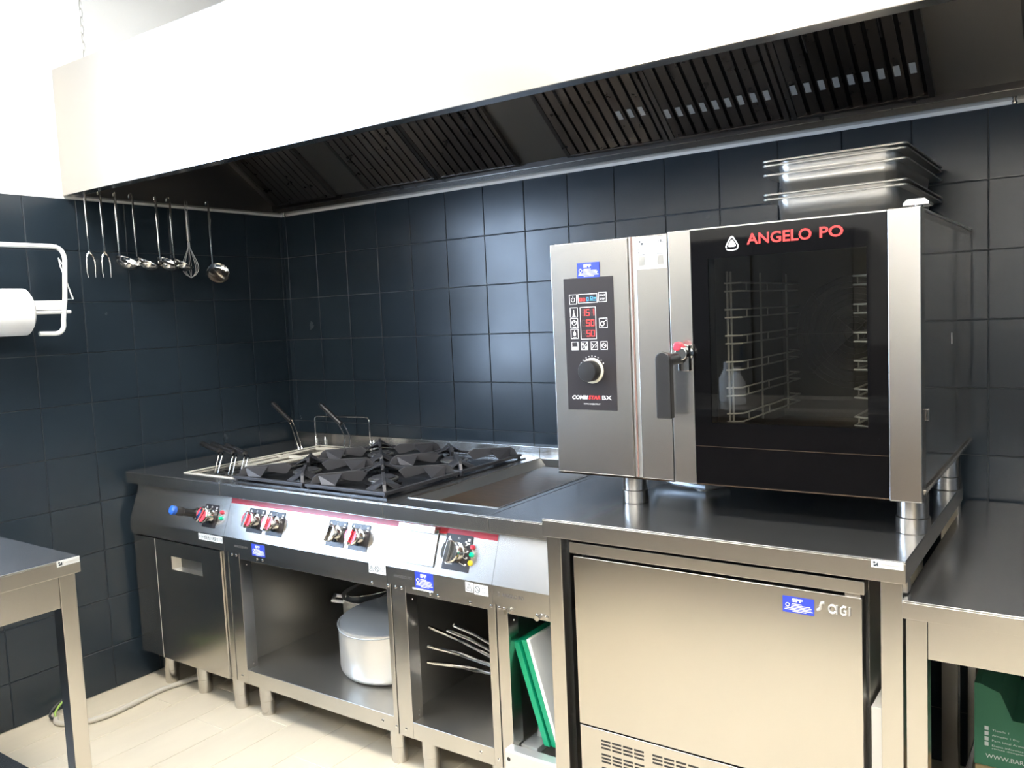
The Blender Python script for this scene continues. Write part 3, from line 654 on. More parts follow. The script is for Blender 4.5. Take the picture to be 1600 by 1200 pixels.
# frying pans lying on their sides, handles to the left
def pan(z0, rim, tip, lab, R=.112, c=(1.715, -.555)):
    t = thing('frying_pan', lab, 'frying pan', (c[0], c[1], z0), 'frying pans in the griddle base')
    h = rim-z0; prof = [(.0001, 0), (R*.76, 0), (R*.84, .008), (R, h-.002), (R+.003, h), (R-.002, h+.001), (R*.82, .011), (R*.74, .003), (.0001, .003)]
    link('pan_body', MB().lathe(prof, (c[0], c[1], z0), 40), 'alu', t)
    tip = Vector(tip); d_ = Vector((tip.x-c[0], tip.y-c[1], 0)).normalized(); st = Vector((c[0], c[1], rim-.012))+d_*(R-.004); sd = Vector((-d_.y, d_.x, 0))
    hm = MB(); k1 = st+d_*.02+Vector((0, 0, .012)); mid = k1.lerp(tip, .5)+Vector((0, 0, .005))
    for s_ in (-1, 1): hm.tube([st+sd*s_*.014, k1+sd*s_*.007, mid+sd*s_*.005, tip.lerp(mid, .2)+sd*s_*.006, tip+sd*s_*.002], .0050, 8)
    link('handle', hm, 'chrome', t)
pan(.1775, .272, (1.508, -.82, .345), 'deepest pan at the bottom of the stack, its handle lowest and nearly level')
pan(.262, .300, (1.512, -.82, .398), 'pan second from the bottom of the stack, its long handle in the middle')
pan(.290, .330, (1.520, -.82, .462), 'pan in the middle of the stack, its long handle reaching highest to the left')
pan(.318, .352, (1.578, -.80, .455), 'pan second from the top, first of the two close handles')
pan(.342, .374, (1.600, -.79, .470), 'topmost pan of the stack, with the rearmost handle')

# ---- unit 4: neutral unit
u = thing('neutral_worktop_unit', 'narrow steel filler unit with plain top and an open base, beside the oven table', 'cabinet', (A3+.11, -.46, 0))
top_unit(u, A3, A4)
lettering('ANGELO PO', 1.876, .640, .072, .010, -.9076, 'etched', u, bold=.01); lettering('S', 1.862, .640, .007, .012, -.9076, 'etched', u, name='emblem')
open_base(u, A3, A4, .040, -.12, .018)
for x in (1.882, 1.985): link('door_pin', MB().lathe([(.006, 0), (.006, .010), (.0075, .012), (.0075, .018)], (x+.006, -.893, .598), 12, 'y'), 'chrome', u)
mb = MB(); mb.box(1.878, 2.050, -.930, -.897, .206, .212); mb.box(1.878, 2.050, -.930, -.927, .150, .206); mb.box(1.900, 2.050, -.940, -.930, .135, .152)
dw = link('slide_tray', mb, 'alu', u, bevel=.001)
link('tray_hole', MB().lathe([(.006, 0), (.006, .0006)], (1.890, -.930, .185), 12, 'y'), 'black', dw)
legs(u, (1.895, 2.02), (-.835, -.15))
def board(x_b, x_t, z0, z1, th, y0, y1, mt, lab):
    mb = MB(); dx, dz = x_t-x_b, z1-z0
    mb.prism([(x_b, z0), (x_b+th, z0), (x_t+th, z1), (x_t, z1)], 'y', y0, y1)
    o = link('cutting_board', mb, mt, bevel=.002, at=((x_b+x_t)/2, (y0+y1)/2, z0)); tag(o, lab, 'cutting board', 'cutting boards in the narrow unit')
board(1.966, 1.876, .214, .497, .019, -.865, -.45, 'green', 'thick green cutting board leaning to the left, outer of the two')
board(1.9885, 1.9005, .214, .505, .019, -.86, -.45, 'green', 'green cutting board in the middle, between the outer green one and the white one')
board(2.010, 1.922, .214, .512, .012, -.866, -.45, 'wboard', 'thin white cutting board leaning on the green boards')
o = link('blue_bracket', MB().box(1.885, 1.94, -.86, -.70, .178, .196).prism([(1.900, .196), (1.915, .196), (1.915, .235), (1.905, .235)], 'y', -.80, -.78), 'aluin', bevel=.001, at=(1.91, -.78, .178)); tag(o, 'small blue-grey metal bracket lying behind the leaning boards', 'bracket')

# ================================================================ OVEN TABLE
def worktable(name, lab, x0, x1, y0, y1, z, lip=.046, leg=.042, apron=None, sticker=None, shelf=None, leg_in=.006):
    t = thing(name, lab, 'table', ((x0+x1)/2, (y0+y1)/2, 0), 'steel work tables')
    link('table_top', MB().box(x0, x1, y0, y1, z-.004, z), 'top', t, bevel=.0015)
    link('top_edge', MB().holed(x0, x1, y0, y1, z-lip, z-.0041, x0+.003, x1-.003, y0+.003, y1-.003), 'steelh', t, bevel=.001)
    for lx in (x0+leg_in, x1-leg_in-leg):
        for ly in (y0+leg_in, y1-leg_in-leg):
            g = link('leg', MB().box(lx, lx+leg, ly, ly+leg, .018, z-lip-.0005 if lip > .01 else z-.004), 'steelv', t, bevel=.002)
            link('leg_foot', MB().box(lx+.003, lx+leg-.003, ly+.003, ly+leg-.003, 0, .018), 'black', g)
    if apron:
        xa, xb = x0+leg_in+leg, x1-leg_in-leg; ya, yb = y0+leg_in+leg, y1-leg_in-leg; za, zb = z-lip-apron, z-lip-.001
        link('apron', MB().box(xa, xb, y0+leg_in+.002, y0+leg_in+.02, za, zb), 'steelh', t, bevel=.0015)
        link('apron', MB().box(xa, xb, y1-leg_in-.02, y1-leg_in-.002, za, zb), 'steelh', t)
        link('apron', MB().box(x0+leg_in+.002, x0+leg_in+.02, ya, yb, za, zb), 'steelh', t)
        link('apron', MB().box(x1-leg_in-.02, x1-leg_in-.002, ya, yb, za, zb), 'steelh', t, bevel=.0015)
    if shelf: link('undershelf', MB().box(x0+.03, x1-.03, y0+.03, y1-.03, shelf-.03, shelf), 'top', t, bevel=.002)
    return t
def name_sticker(t, W_, mx):
    """small white maker's sticker: emblem and tiny grey lettering, local x right, z up, -y out"""
    st = link('maker_sticker', MB().box(0, W_, -.0005, 0, 0, .0155).xf(mx), 'sticker', t, smooth=False)
    mb = MB().lathe([(.0025, 0), (.0025, .0003)], (.006, -.0006, .0105), 8, 'y').box(.0045, .009, -.0009, -.0005, .003, .0065).box(.011, .0135, -.0009, -.0005, .003, .0105).prism([(.0095, .003), (.0125, .009), (.0085, .008)], 'y', -.0005, -.0009)
    link('emblem', mb.xf(mx), 'ink', st)
    mb = MB()
    for i in range(12): mb.box(.018+i*.0031, .0202+i*.0031, -.0008, -.0005, .0058, .0088)
    link('small_print', mb.xf(mx), 'alu', st)
OT = .897
ot = worktable('oven_table', 'steel work table carrying the oven, right of the cooking line', 2.068, 2.921, -.981, -.153, OT, leg_in=.007)
name_sticker(ot, .060, Matrix.Translation((2.857, -.981, .879)))
link('side_bracket', MB().box(2.9125, 2.9205, -.955, -.925, .826, .850).box(2.9125, 2.9205, -.24, -.20, .80, .850), 'steelv', ot, bevel=.001)

# ================================================================ UNDERCOUNTER REFRIGERATOR
fr = thing('undercounter_refrigerator', 'stainless undercounter refrigerator with a large plain door, beneath the oven table', 'refrigerator', (2.48, -.6, 0))
FX0, FX1, FY = 2.138, 2.832, -.951
link('cabinet_body', MB().box(FX0, FX1+.004, FY+.045, -.26, .06, .838), 'inner', fr, bevel=.001)
link('top_fascia', MB().box(FX0-.008, FX1+.006, FY-.004, FY+.030, .809, .837), 'steelh', fr, bevel=.0015)
d = link('door', MB().box(FX0, FX1, FY, FY+.040, .3615, .8005), 'steelf', fr, bevel=.002)
link('door_gasket', MB().box(FX0+.006, FX1+.003, FY+.040, FY+.046, .362, .806), 'rubber', d)
link('hinge_cover', MB().box(FX1-.035, FX1-.004, FY+.004, FY+.034, .8006, .807), 'steelh', d)
blue_sticker(d, 2.668, 2.735, .746, .782, FY-.0001)
# raised chrome lettering, spelt out in rounded strokes
sg = MB(); lx = 2.742; y_ = FY-.002
S = lambda pts, r=.0028: sg.tube([(lx+a, y_, .757+b) for a, b in pts], r, 6)
S([(.014, .022), (.009, .021), (.007, .015), (.006, .008), (.0, .004)], .0030)
S([(.031+.0075*math.cos(t), .0110+.0085*math.sin(t)) for t in [k*PI/6 for k in range(12)]], .0019); S([(.040, .020), (.040, .002)], .0019)
S([(.058, .019), (.053, .020), (.048, .015), (.048, .006), (.053, .002), (.058, .004), (.058, .011), (.054, .011)], .0018)
S([(.0655, .020), (.0655, .002)], .0020)
link('chrome_lettering', sg, 'alu', d)
lp = link('lower_panel', MB().box(FX0, FX1, FY+.002, FY+.034, .07, .3565), 'steelf', fr, bevel=.0015)
mb = MB()
for gcol in range(5):
    for c in range(4):
        for r in range(5):
            for s in range(3):
                x = 2.199+gcol*.1425+c*.031; z = .331-r*.036-s*.0095; mb.box(x, x+.026, FY+.0014, FY+.0025, z-.0045, z)
link('vent_slots', mb, 'black', lp, smooth=False, kind='stuff')
for x in (FX0+.05, FX1-.05):
    for y in (FY+.08, -.32): link('foot', MB().lathe([(.02, 0), (.018, .01), (.012, .012), (.012, .06)], (x, y, 0), 14), 'inner', fr)
o = link('divider_panel', MB().box(2.842, 2.868, -.925, -.45, 0, .561), 'greywall', bevel=.001, at=(2.855, -.7, 0)); tag(o, 'narrow pale upright panel in the gap right of the refrigerator', 'panel')

# ================================================================ COMBI OVEN
OX0, OX1, OY, OZ0, OZ1 = 2.026, 2.927, -.825, .984, 1.600
ov = thing('combi_oven', 'stainless combi oven with a black glass door standing on the steel table', 'oven', (2.48, -.42, OT))
WX0, WX1, WZa, WZb = 2.465, 2.820, 1.136, 1.528
# body shell round the cavity
link('body_left', MB().box(OX0+.006, 2.40, OY+.012, -.012, OZ0, OZ1-.004), 'inner', ov, bevel=.002)
link('body_right', MB().box(2.862, OX1-.004, OY+.055, -.012, OZ0+.012, OZ1-.004), 'steelv', ov, bevel=.002)
link('body_floor', MB().box(2.40, 2.862, OY+.055, -.012, OZ0, 1.06), 'inner', ov)
link('body_roof', MB().box(2.40, 2.862, OY+.055, -.012, 1.57, OZ1-.004), 'inner', ov)
link('body_back', MB().box(2.40, 2.862, -.10, -.012, 1.06, 1.57), 'inner', ov)
link('roof_plate', MB().box(OX0, OX1, OY+.04, -.006, OZ1-.004, OZ1), 'alu', ov, bevel=.001)
sp = link('side_cover', MB().box(OX1-.004, OX1-.0015, OY+.035, -.02, OZ0+.028, OZ1-.02), 'chrome', ov, bevel=.0006)
link('side_slot', MB().box(OX1-.0015, OX1-.0009, -.394, -.389, 1.295, 1.323), 'sticker', sp, smooth=False)
link('side_catch', MB().box(OX1-.0015, OX1+.004, -.765, -.752, 1.150, 1.175), 'chrome', sp, bevel=.001)
link('side_tray', MB().prism([(OX1-.004, OZ0+.022), (OX1+.005, OZ0+.022), (OX1-.002, OZ0+.006), (OX1-.008, OZ0+.004)], 'y', OY+.02, -.03), 'steelh', ov, bevel=.0008)
c1 = link('control_column', MB().box(OX0, 2.256, OY, OY+.030, OZ0+.004, OZ1-.004), 'steelh', ov, bevel=.003)
link('column_gasket', MB().box(2.2565, 2.2775, OY+.003, OY+.03, OZ0+.006, OZ1-.004), 'gn', ov, bevel=.002)
link('gasket_line', MB().box(2.2635, 2.2675, OY+.0015, OY+.004, OZ0+.006, OZ1-.004), 'copper', ov)
link('middle_panel', MB().box(2.278, 2.3635, OY, OY+.03, OZ0+.004, OZ1-.004), 'steelh', ov, bevel=.0015)
link('edge_strip', MB().box(OX0, 2.365, OY+.001, OY+.03, OZ0, OZ0+.0035), 'chrome', ov)
# door
dr = link('door_stile', MB().box(2.3655, 2.4235, OY, OY+.045, OZ0, OZ1), 'steelh', ov, bevel=.002)
dr2 = link('door_stile', MB().box(2.8615, OX1, OY, OY+.045, OZ0-.003, OZ1+.002), 'steelv', ov, bevel=.003)
mb = MB().holed(2.424, 2.861, OY+.001, OY+.007, OZ0+.003, OZ1-.003, WX0, WX1, WZa, WZb, 'y')
dg = link('door_glass_frame', mb, 'blackglass', ov)
link('glass_pane', MB().box(WX0, WX1, OY+.002, OY+.006, WZa, WZb), 'doorglass', dg, smooth=False)
for e_ in ((OY, OY+.045, OZ1-.003, OZ1), (OY, OY+.045, OZ0, OZ0+.003), (OY+.0002, OY+.002, 1.078, 1.0795)): link('door_edge', MB().box(2.424, 2.861, *e_), 'chrome', dg)
link('door_liner', MB().holed(2.424, 2.861, OY+.0075, OY+.054, OZ0+.003, OZ1-.003, WX0-.004, WX1+.004, WZa-.004, WZb+.004, 'y'), 'black', dg)
lettering('ANGELO', 2.561, 1.5525, .146, .0255, OY+.0004, 'redprint', dg, bold=.022)
lettering('PO', 2.724, 1.5535, .050, .0245, OY+.0004, 'redprint', dg, bold=.022)
# rounded triangular emblem
def rtri(cx, cz, R, n=8, k=.55):
    c = [Vector((cx+R*math.cos(a), 0, cz+R*math.sin(a))) for a in (PI/2, PI/2+2*PI/3, PI/2+4*PI/3)]; out = []
    for i in range(3):
        a, b, d_ = c[i-1], c[i], c[(i+1) % 3]
        out += arc(b.lerp(a, k*.6), b, b.lerp(d_, k*.6), n)
    return [(p.x, p.z) for p in out]
em = MB(); o_ = rtri(2.526, 1.558, .0235); i_ = rtri(2.526, 1.557, .0185)
y_ = OY+.0004; n = len(o_)
em.add([(x, y_, z) for x, z in o_]+[(x, y_, z) for x, z in i_], [(k, (k+1) % n, n+(k+1) % n, n+k) for k in range(n) if o_[k][1] > 1.549 or o_[(k+1) % n][1] > 1.549])
em.add([(x, y_, z) for x, z in rtri(2.526, 1.5575, .0135)], [tuple(range(n))])
em.prism([(2.511, 1.5475), (2.518, 1.5455), (2.526, 1.545), (2.534, 1.5455), (2.541, 1.5475), (2.538, 1.5435), (2.526, 1.5415), (2.514, 1.5435)], 'y', y_, y_+.0004)
link('emblem', em, 'white', dg, smooth=False)
# handle
hb = MB().lathe([(.021, 0), (.021, .004), (.016, .008), (.016, .034)], (2.405, OY, 1.305), 20, 'y'); hb.box(2.392, 2.420, OY-.020, OY, 1.262, 1.325)
hd = link('latch', hb, 'chrome', dr, bevel=.002)
mb = MB().prism([(2.350, 1.150), (2.390, 1.150), (2.390, 1.29)]+[(2.370+.020*math.cos(a), 1.293+.020*math.sin(a)) for a in [k*PI/8 for k in range(9)]]+[(2.350, 1.29)], 'y', OY-.062, OY-.040)
link('handle_bar', mb, 'black', hd, bevel=.004); 
link('handle_neck', MB().tube([(2.376, OY-.045, 1.290), (2.400, OY-.02, 1.296)], .015, 14), 'black', hd)
link('latch_button', MB().lathe([(.012, 0), (.012, .012), (.008, .016)], (2.397, OY-.020, 1.322), 16, 'y'), 'lred', hd)
# keypad
kp = link('keypad', MB().box(2.066, 2.213, OY-.0012, OY, 1.158, 1.504), 'panelb', c1, bevel=.0008)
ky = OY-.0012
mb = MB()
for (xa, xb, za, zb) in [(2.082, 2.105, 1.436, 1.462), (2.108, 2.166, 1.438, 1.462), (2.169, 2.193, 1.439, 1.464), (2.083, 2.106, 1.402, 1.428), (2.083, 2.106, 1.374, 1.400), (2.083, 2.106, 1.346, 1.372), (2.113, 2.160, 1.344, 1.428),
                         (2.169, 2.193, 1.372, 1.398), (2.084, 2.104, 1.316, 1.338), (2.113, 2.133, 1.316, 1.338), (2.142, 2.162, 1.316, 1.338), (2.171, 2.191, 1.316, 1.338)]: frame_strip(mb, xa, xb, za, zb, ky)
def ctube(mb, pts, r=.0008, closed=False): mb.tube([(a, ky-.0004, b) for a, b in pts], r, 4, closed=closed)
ctube(mb, [(2.0935+.0055*math.cos(a), 1.448+.0055*math.sin(a)) for a in [PI/2+.6+k*(2*PI-1.2)/10 for k in range(11)]]); ctube(mb, [(2.0935, 1.449), (2.0935, 1.457)])      # power
ctube(mb, [(2.0945, 1.410), (2.0945, 1.422)], .0013); mb.lathe([(.0035, 0), (.0035, .0006)], (2.0945, ky, 1.409), 10, 'y')                                                  # thermometer
ctube(mb, ring_pts(2.0945, 1.388, .0065, 14), closed=True); ctube(mb, [(2.0945, 1.392), (2.0945, 1.388), (2.098, 1.388)])                                                   # clock
mb.prism([(2.0945, 1.368), (2.0905, 1.360), (2.091, 1.355), (2.0945, 1.353), (2.098, 1.355), (2.0985, 1.360)], 'y', ky-.0006, ky)                                          # drop
for z in (1.405, 1.377, 1.349): mb.box(2.090, 2.099, ky-.0006, ky, z-.001, z+.001)
ctube(mb, ring_pts(2.178, 1.383, .0055, 12), .0011, closed=True); ctube(mb, [(2.182, 1.387), (2.190, 1.392)], .0011)                                                         # probe
mb.box(2.087, 2.101, ky-.0006, ky, 1.319, 1.325); ctube(mb, [(2.116, 1.319), (2.130, 1.335)]); ctube(mb, [(2.117, 1.333), (2.122, 1.326)]); mb.box(2.115, 2.122, ky-.0006, ky, 1.328, 1.334); mb.box(2.124, 2.131, ky-.0006, ky, 1.320, 1.326)
ctube(mb, [(2.144, 1.319), (2.160, 1.335)]); ctube(mb, [(2.145, 1.333), (2.150, 1.327), (2.147, 1.321)]); ctube(mb, [(2.155, 1.322), (2.159, 1.328)])
ctube(mb, ring_pts(2.181, 1.327, .006, 12), closed=True); ctube(mb, [(2.175, 1.327), (2.180, 1.329), (2.185, 1.324)])
for i, a in enumerate([math.radians(d_) for d_ in (150, 135, 118, 104, 90, 76, 62, 45, 30)]): mb.lathe([(.0014 if i not in (0, 8) else .0022, 0), (.001, .0005)], (2.144+.038*math.cos(a), ky, 1.262+.038*math.sin(a)), 8, 'y')
link('key_outlines', mb, 'white', kp)
lettering('START', 2.1725, 1.4535, .017, .0050, ky-.0005, 'white', kp, .03); lettering('STOP', 2.1735, 1.4445, .015, .0050, ky-.0005, 'white', kp, .03)
def seg7(x, z, ch_, w_=.0105, h_=.017):
    segs = {'0': 'abcdef', '1': 'bc', '5': 'acdfg', '8': 'abcdefg'}[ch_]; on, off = MB(), MB(); t_ = .0018
    G = dict(a=(0, w_, h_-t_, h_), g=(0, w_, h_/2-t_/2, h_/2+t_/2), d=(0, w_, 0, t_), f=(0, t_, h_/2, h_), b=(w_-t_, w_, h_/2, h_), e=(0, t_, 0, h_/2), c=(w_-t_, w_, 0, h_/2))
    for k, (a, b, c, d_) in G.items(): (on if k in segs else off).box(x+a, x+b, ky-.0008 if k in segs else ky-.0005, ky-.0002, z+c, z+d_)
    return on, off
on, off = MB(), MB()
for z, s in ((1.405, '151'), (1.378, ' 50'), (1.351, ' 50')):
    for i, ch_ in enumerate(s):
        a, b = seg7(2.1175+i*.0135, z, '8' if ch_ == ' ' else ch_)
        if ch_ == ' ': b.add(a.v, a.f)
        else: on.add(a.v, a.f)
        off.add(b.v, b.f)
on.box(2.1293, 2.1305, ky-.0008, ky-.0002, 1.378, 1.3795)
link('lit_digits', on, 'led', kp, smooth=False); link('unlit_segments', off, 'ledoff', kp, smooth=False)
mb = MB(); 
for x in (2.113, 2.1225): frame_strip(mb, x, x+.007, 1.443, 1.452, ky, .0015)
link('mode_icons_red', mb, 'led', kp, smooth=False)
mb = MB(); frame_strip(mb, 2.134, 2.1405, 1.443, 1.453, ky, .0016); mb.box(2.143, 2.163, ky-.0006, ky, 1.4435, 1.4455); frame_strip(mb, 2.145, 2.153, 1.447, 1.455, ky, .0018); mb.box(2.155, 2.162, ky-.0006, ky, 1.448, 1.452)
link('mode_icons_blue', mb, 'bluelight', kp, smooth=False)
link('knob_ring', MB().lathe([(.0335, 0), (.0335, .003), (.031, .004)], (2.144, ky, 1.262), 40, 'y'), 'cream', kp)
link('selector_knob', MB().lathe([(.0275, .004), (.0275, .028), (.025, .032), (.0001, .0335)], (2.144, ky, 1.262), 40, 'y'), 'black', kp)
lettering('COMBI', 2.080, 1.186, .048, .0105, ky-.0005, 'white', kp, .04, .2); lettering('STAR', 2.129, 1.186, .036, .0105, ky-.0005, 'redprint', kp, .03, .2); lettering('BX', 2.170, 1.186, .028, .0105, ky-.0005, 'white', kp, .015)
lettering('WWW.ANGELOPO.IT', 2.114, 1.1725, .050, .0036, ky-.0005, 'white', kp, .01)
blue_sticker(c1, 2.109, 2.175, 1.503, 1.542, OY-.0013)
sk = link('picture_sticker', MB().box(2.279, 2.3615, OY-.0005, OY-.0001, 1.514, 1.592), 'sticker', c1, smooth=False)
mb = MB()
for i, (a, b, c, d_) in enumerate([(2.289, 2.293, 1.580, 1.584), (2.294, 2.301, 1.574, 1.579), (2.346, 2.349, 1.577, 1.584), (2.340, 2.343, 1.579, 1.581), (2.351, 2.354, 1.577, 1.579), (2.285, 2.287, 1.562, 1.565), (2.285, 2.287, 1.554, 1.557), (2.286, 2.303, 1.549, 1.551), (2.337, 2.352, 1.549, 1.551)]): mb.box(a, b, OY-.0008, OY-.0005, c, d_)
link('small_print', mb, 'ink', sk)
for xa in (2.286, 2.337): link('picture', MB().box(xa, xa+.017, OY-.0008, OY-.0005, 1.523, 1.546), 'inner', sk, smooth=False)
# cavity with rack guides
cav = MB(); cx0, cx1, cy0, cy1, cz0, cz1 = 2.415, 2.855, OY+.056, -.102, 1.062, 1.568
cav.box(cx0, cx0+.002, cy0, cy1, cz0, cz1); cav.box(cx1-.002, cx1, cy0, cy1, cz0, cz1); cav.box(cx0, cx1, cy0, cy1, cz0, cz0+.002); cav.box(cx0, cx1, cy0, cy1, cz1-.002, cz1); cav.box(cx0, cx1, cy1-.002, cy1, cz0, cz1)
link('cooking_cavity', cav, 'hoodin', ov)
for gx_ in (2.465, 2.80):
    g = MB()
    for y in (-.70, -.675, -.45, -.22): g.tube([(gx_, y, 1.10), (gx_, y, 1.50)], .003, 6)
    for k in range(6):
        z = 1.125+.065*k; sgn = 1 if gx_ < 2.6 else -1
        for dz in (0, .020): g.tube([(gx_, -.72, z+dz), (gx_+sgn*.035, -.70, z+dz), (gx_+sgn*.035, -.22, z+dz), (gx_, -.20, z+dz)], .0023, 6)
        for y in (-.66, -.5, -.34): g.tube([(gx_+sgn*.035, y, z), (gx_+sgn*.035, y, z+.02)], .0018, 5)
    link('rack_guide', g, 'rim', ov)
fg = MB()
for k in range(9): fg.tube([(2.635+(.03+.017*k)*math.cos(t), cy1-.03, 1.32+(.03+.017*k)*math.sin(t)) for t in [q*PI/14 for q in range(28)]], .0014, 5, closed=True)
for k in range(8): fg.tube([(2.635, cy1-.032, 1.32), (2.635+.17*math.cos(k*PI/4), cy1-.032, 1.32+.17*math.sin(k*PI/4))], .0016, 5)
link('fan_guard', fg, 'inner', ov)
# feet and vent cap
for i, (x, y) in enumerate([(2.893, -.735), (2.199, -.712), (2.893, -.240), (2.245, -.33)]):
    f = link('foot', MB().lathe([(.034, 0), (.0355, .002), (.0355, .034), (.0325, .036), (.0325, OZ0-OT)], (x, y, OT), 28), 'steelv', ov)
    link('foot_pad', MB().lathe([(.032, .0), (.032, .003)], (x, y, OT), 24), 'rubber', f)
link('vent_cap', MB().prism([(2.888, 1.612), (2.896, 1.620), (2.93, 1.620), (2.938, 1.612), (2.938, 1.606), (2.888, 1.606)], 'y', -.80, -.745).lathe([(.009, 0), (.009, .008)], (2.913, -.772, OZ1), 12), 'chrome', ov, bevel=.001)
link('drain_hose', MB().tube([(2.12, -.45, .975), (2.15, -.47, .925), (2.22, -.50, OT+.014), (2.32, -.52, OT+.012), (2.36, -.45, OT+.012)], .010, 8), 'aluin', ov)

# ================================================================ GASTRONORM PANS on the oven
gx0, gx1, gy0, gy1 = 2.512, 2.855, -.56, -.005
gy1 = -.03
zr = [1.683, 1.695, 1.744, 1.768, 1.779]
labs = ['lowest deep steel pan of the stack on the oven roof', 'steel pan nested second from the bottom of the stack on the oven', 'steel pan in the middle of the stack on the oven', 'steel pan second from the top of the stack on the oven', 'topmost steel pan of the stack on the oven roof']
for k, z in enumerate(zr):
    t = thing('gastronorm_pan', labs[k], 'pan', ((gx0+gx1)/2, (gy0+gy1)/2, z), 'steel pans stacked on the oven')
    dep = (z-OZ1-.001) if k == 0 else .055
    def rr(inset, r, z_, n=5):
        a, b, c, d_ = gx0+inset, gx1-inset, gy0+inset, gy1-inset; out = []
        for (cx, cy, s) in ((b-r, d_-r, 0), (a+r, d_-r, 1), (a+r, c+r, 2), (b-r, c+r, 3)):
            for i in range(n): an = PI/2*(s+i/(n-1)); out.append((cx+r*math.cos(an), cy+r*math.sin(an), z_))
        return out
    mb = MB(); ins = k*.0008
    loops = [rr(0, .012, z-.004), rr(0, .012, z), rr(.0235+ins, .035, z-.001), rr(.0310+ins, .040, z-dep), rr(.0322+ins, .040, z-dep+.002), rr(.0247+ins, .035, z-.003), rr(.002, .012, z-.004)]
    L = len(loops[0]); V = [p for l in loops for p in l]; F = [(j*L+i, j*L+(i+1) % L, (j+1)*L+(i+1) % L, (j+1)*L+i) for j in range(len(loops)-1) for i in range(L)]
    F += [tuple(3*L+i for i in range(L))]
    mb.add(V, F); link('pan_body', mb, 'gn', t)
    link('rolled_rim', MB().tube(rr(.001, .012, z-.002), .0022, 6, closed=True), 'gn', t)

# ================================================================ RIGHT COUNTER
CT = .8225
rc = worktable('side_counter', 'lower steel counter at the right edge beside the oven table', 2.915, 4.0, -.990, -.02, CT, lip=.037, apron=.078, leg_in=.006, leg=.039, shelf=.16)
bx = thing('cardboard_box', 'dark green cardboard box with white print on the shelf under the right counter', 'box', (3.15, -.5, .16))
mb = MB(); X0, X1_, Ya, Yb, Za, Zb = 2.998, 3.30, -.60, -.35, .325, .475
mb.add([(X0, Ya, Za), (X1_, Ya, Za), (X1_, Ya, Zb-.03), (3.075, Ya, Zb-.03), (3.05, Ya, Zb+.03), (3.01, Ya, Zb+.045), (X0, Ya, Zb+.045)]+[(X0, Yb, Za), (X1_, Yb, Za), (X1_, Yb, Zb-.03), (3.075, Yb, Zb-.03), (3.05, Yb, Zb+.03), (3.01, Yb, Zb+.045), (X0, Yb, Zb+.045)],
       [(0, 1, 2, 3, 4, 5, 6), (13, 12, 11, 10, 9, 8, 7)]+[(i, (i+1) % 7, 7+(i+1) % 7, 7+i) for i in range(7)])
b1 = link('box_upper', mb, 'box', bx, smooth=False)
link('box_base', MB().box(X0+.002, X1_+.01, Ya-.005, Yb, .1605, .324), 'kraft', bx, bevel=.002)
mb = MB()
for i in range(4): mb.box(3.019, 3.027, Ya-.0006, Ya, .4115-i*.0125, .4205-i*.0125)
link('icons', mb, 'sticker', b1, smooth=False)
for i, s in enumerate(['Tienda 1', 'Armadio 1 Evo', 'Pack Ideal Armadiochiaro', 'Dona informazioni utili a', 'rivista disegnata per te']): lettering(s, 3.034, (.4115, .399, .3865, .3745, .367)[i], .0042*len(s), .0045, Ya-.0005, 'sticker', b1, thick=0)
lettering('WWW.BARBAPP', 3.021, .345, .11, .010, Ya-.0005, 'sticker', b1, .01)
o = link('wrapped_roll', MB().tube([(2.99, -.46, .162), (3.00, -.46, .25), (3.015, -.455, .33), (3.005, -.45, .44), (3.01, -.45, .62)], .022, 12), 'film', at=(3.0, -.46, .16)); 
tag(o, 'tall roll wrapped in dull plastic film left of the green box', 'roll')
o = link('bottle_neck', MB().lathe([(.022, 0), (.022, .05), (.008, .075), (.007, .12), (.009, .125), (.009, .135)], (3.055, -.33, .4), 16), 'film', at=(3.055, -.33, .4)); bpy.data.objects.remove(o)
t = thing('frying_pan', 'black frying pan leaning on the back wall at the right edge', 'frying pan', (3.215, -.06, CT))
mb = MB().lathe([(.0001, 0), (.11, 0), (.145, .04), (.147, .04), (.112, -.003), (.0001, -.003)], (0, 0, 0), 40, 'y').xf(Matrix.Translation((3.215, -.075, CT+.140)) @ Matrix.Rotation(math.radians(-17), 4, 'X'))
link('pan_body', mb, 'black', t)

# ================================================================ LEFT TABLE
LTZ = .850
lt = worktable('side_table', 'steel work table along the left wall, its corner in the lower left of the view', .30, 1.083, -3.05, -1.651, LTZ, lip=.042, apron=.083, leg_in=.010, leg=.042, shelf=.205)
name_sticker(lt, .058, Matrix.Translation((1.0832, -1.710, .8345)) @ Matrix.Rotation(PI/2, 4, 'Z'))

# ================================================================ FLOOR CABLE
cb = thing('floor_cable', 'beige flexible hose snaking over the floor by the left wall', 'cable', (.2, -1.1, 0))
cpts = [(.36, -.60, .010), (.27, -.74, .010), (.215, -.916, .010), (.228, -1.06, .010), (.235, -1.17, .010), (.20, -1.255, .010), (.13, -1.296, .010), (.095, -1.285, .012)]
def smooth_path(p, n=4):
    out = []
    for i in range(len(p)-1):
        a, b, c, d_ = [Vector(p[max(0, min(len(p)-1, i+k))]) for k in (-1, 0, 1, 2)]
        for j in range(n):
            t_ = j/n; out.append(.5*((2*b)+(-a+c)*t_+(2*a-5*b+4*c-d_)*t_*t_+(-a+3*b-3*c+d_)*t_**3))
    return out+[Vector(p[-1])]
link('hose', MB().tube(smooth_path(cpts), .010, 10), 'hose', cb)
link('wire', MB().tube(smooth_path([(.098, -1.287, .012), (.060, -1.29, .016), (.035, -1.262, .03), (.02, -1.20, .05), (.008, -1.16, .075)]), .0045, 8), 'dk', cb, label='dark grey wire')
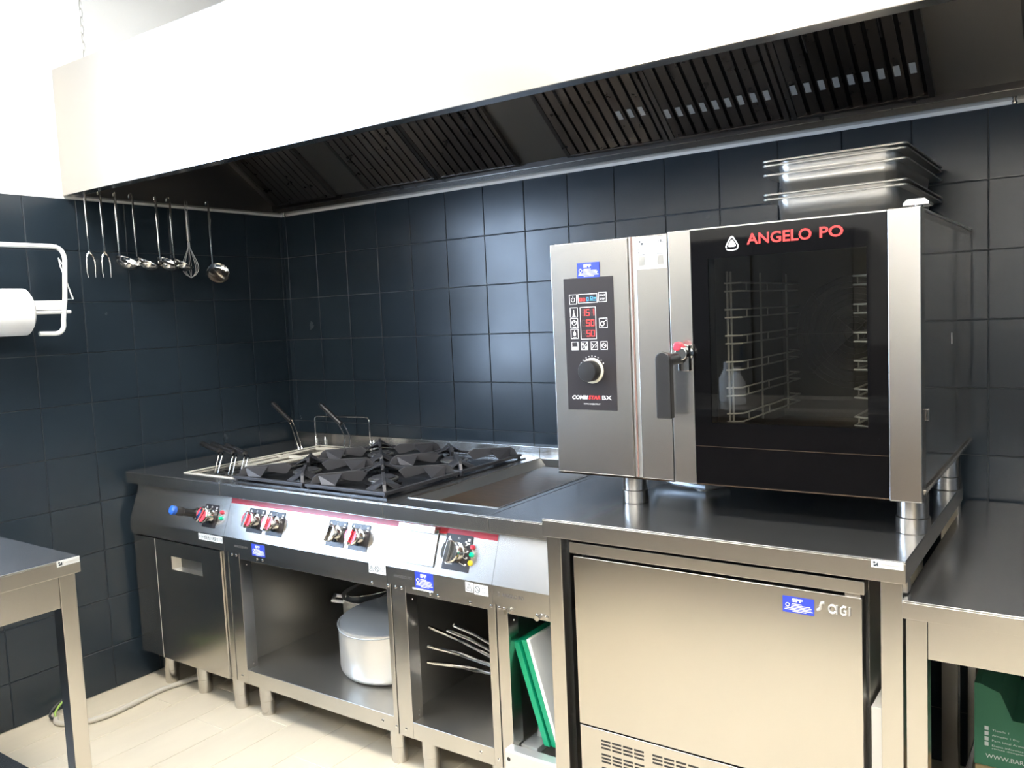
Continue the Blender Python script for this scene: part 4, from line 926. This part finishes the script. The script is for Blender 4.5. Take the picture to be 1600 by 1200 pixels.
link('wire', MB().tube(smooth_path([(.098, -1.283, .014), (.068, -1.275, .022), (.045, -1.245, .036), (.028, -1.195, .058), (.008, -1.15, .085)]), .004, 8), 'gy', cb, label='green and yellow earth wire')

# ================================================================ REAR OF THE ROOM (seen only as reflections)
rk = thing('rear_counter', 'brown-fronted counter behind the photographer, seen only as a reflection', 'counter', (1.7, -3.4, 0))
link('counter_body', MB().box(.6, 2.8, -3.75, -3.10, .0, .84), 'wood', rk, bevel=.004)
link('counter_top', MB().holed(.58, 2.82, -3.78, -3.07, .84, .88, 1.75, 2.45, -3.6, -3.2), 'inner', rk, bevel=.002)
link('sink_bowl', MB().box(1.75, 2.45, -3.6, -3.2, .841, .846), 'chrome', rk)
cu = thing('added_cupboard', 'tall dark cupboard added at the rear wall to darken the oven glass reflection', 'cupboard', (1.4, Y1+.2, 0))  # added so the oven glass has something dark to reflect
link('carcass', MB().box(.80, 2.02, Y1+.005, Y1+.40, 0, 1.84), 'cupb', cu, bevel=.004)
for x in (.81, 1.42): 
    d = link('door', MB().box(x, x+.59, Y1+.401, Y1+.42, .06, 1.83), 'cupb', cu, bevel=.003)
    link('handle', MB().tube([(x+.53, Y1+.42, 1.0), (x+.53, Y1+.45, 1.02), (x+.53, Y1+.45, 1.2), (x+.53, Y1+.42, 1.22)], .006, 6), 'chrome', d)
def bottle(name, x, y, h, r, mt, lab, cap='white'):
    t = thing(name, lab, 'bottle', (x, y, .88))
    link('bottle_body', MB().lathe([(r*.9, 0), (r, .01), (r, h*.6), (r*.4, h*.82), (r*.4, h*.9)], (x, y, .881), 20), mt, t)
    link('cap', MB().lathe([(r*.45, h*.9), (r*.45, h)], (x, y, .881), 16), cap, t)
bottle('bottle', 2.62, -3.35, .26, .04, 'bottle', 'blue bottle on the counter behind the photographer, seen only as a reflection')
bottle('bottle', 1.62, -3.30, .20, .045, 'wplast', 'white plastic bottle on the counter behind the photographer, farther from the wall')
bottle('bottle', 1.52, -3.42, .22, .045, 'wplast', 'white plastic bottle on the counter behind the photographer, nearer the sink end')
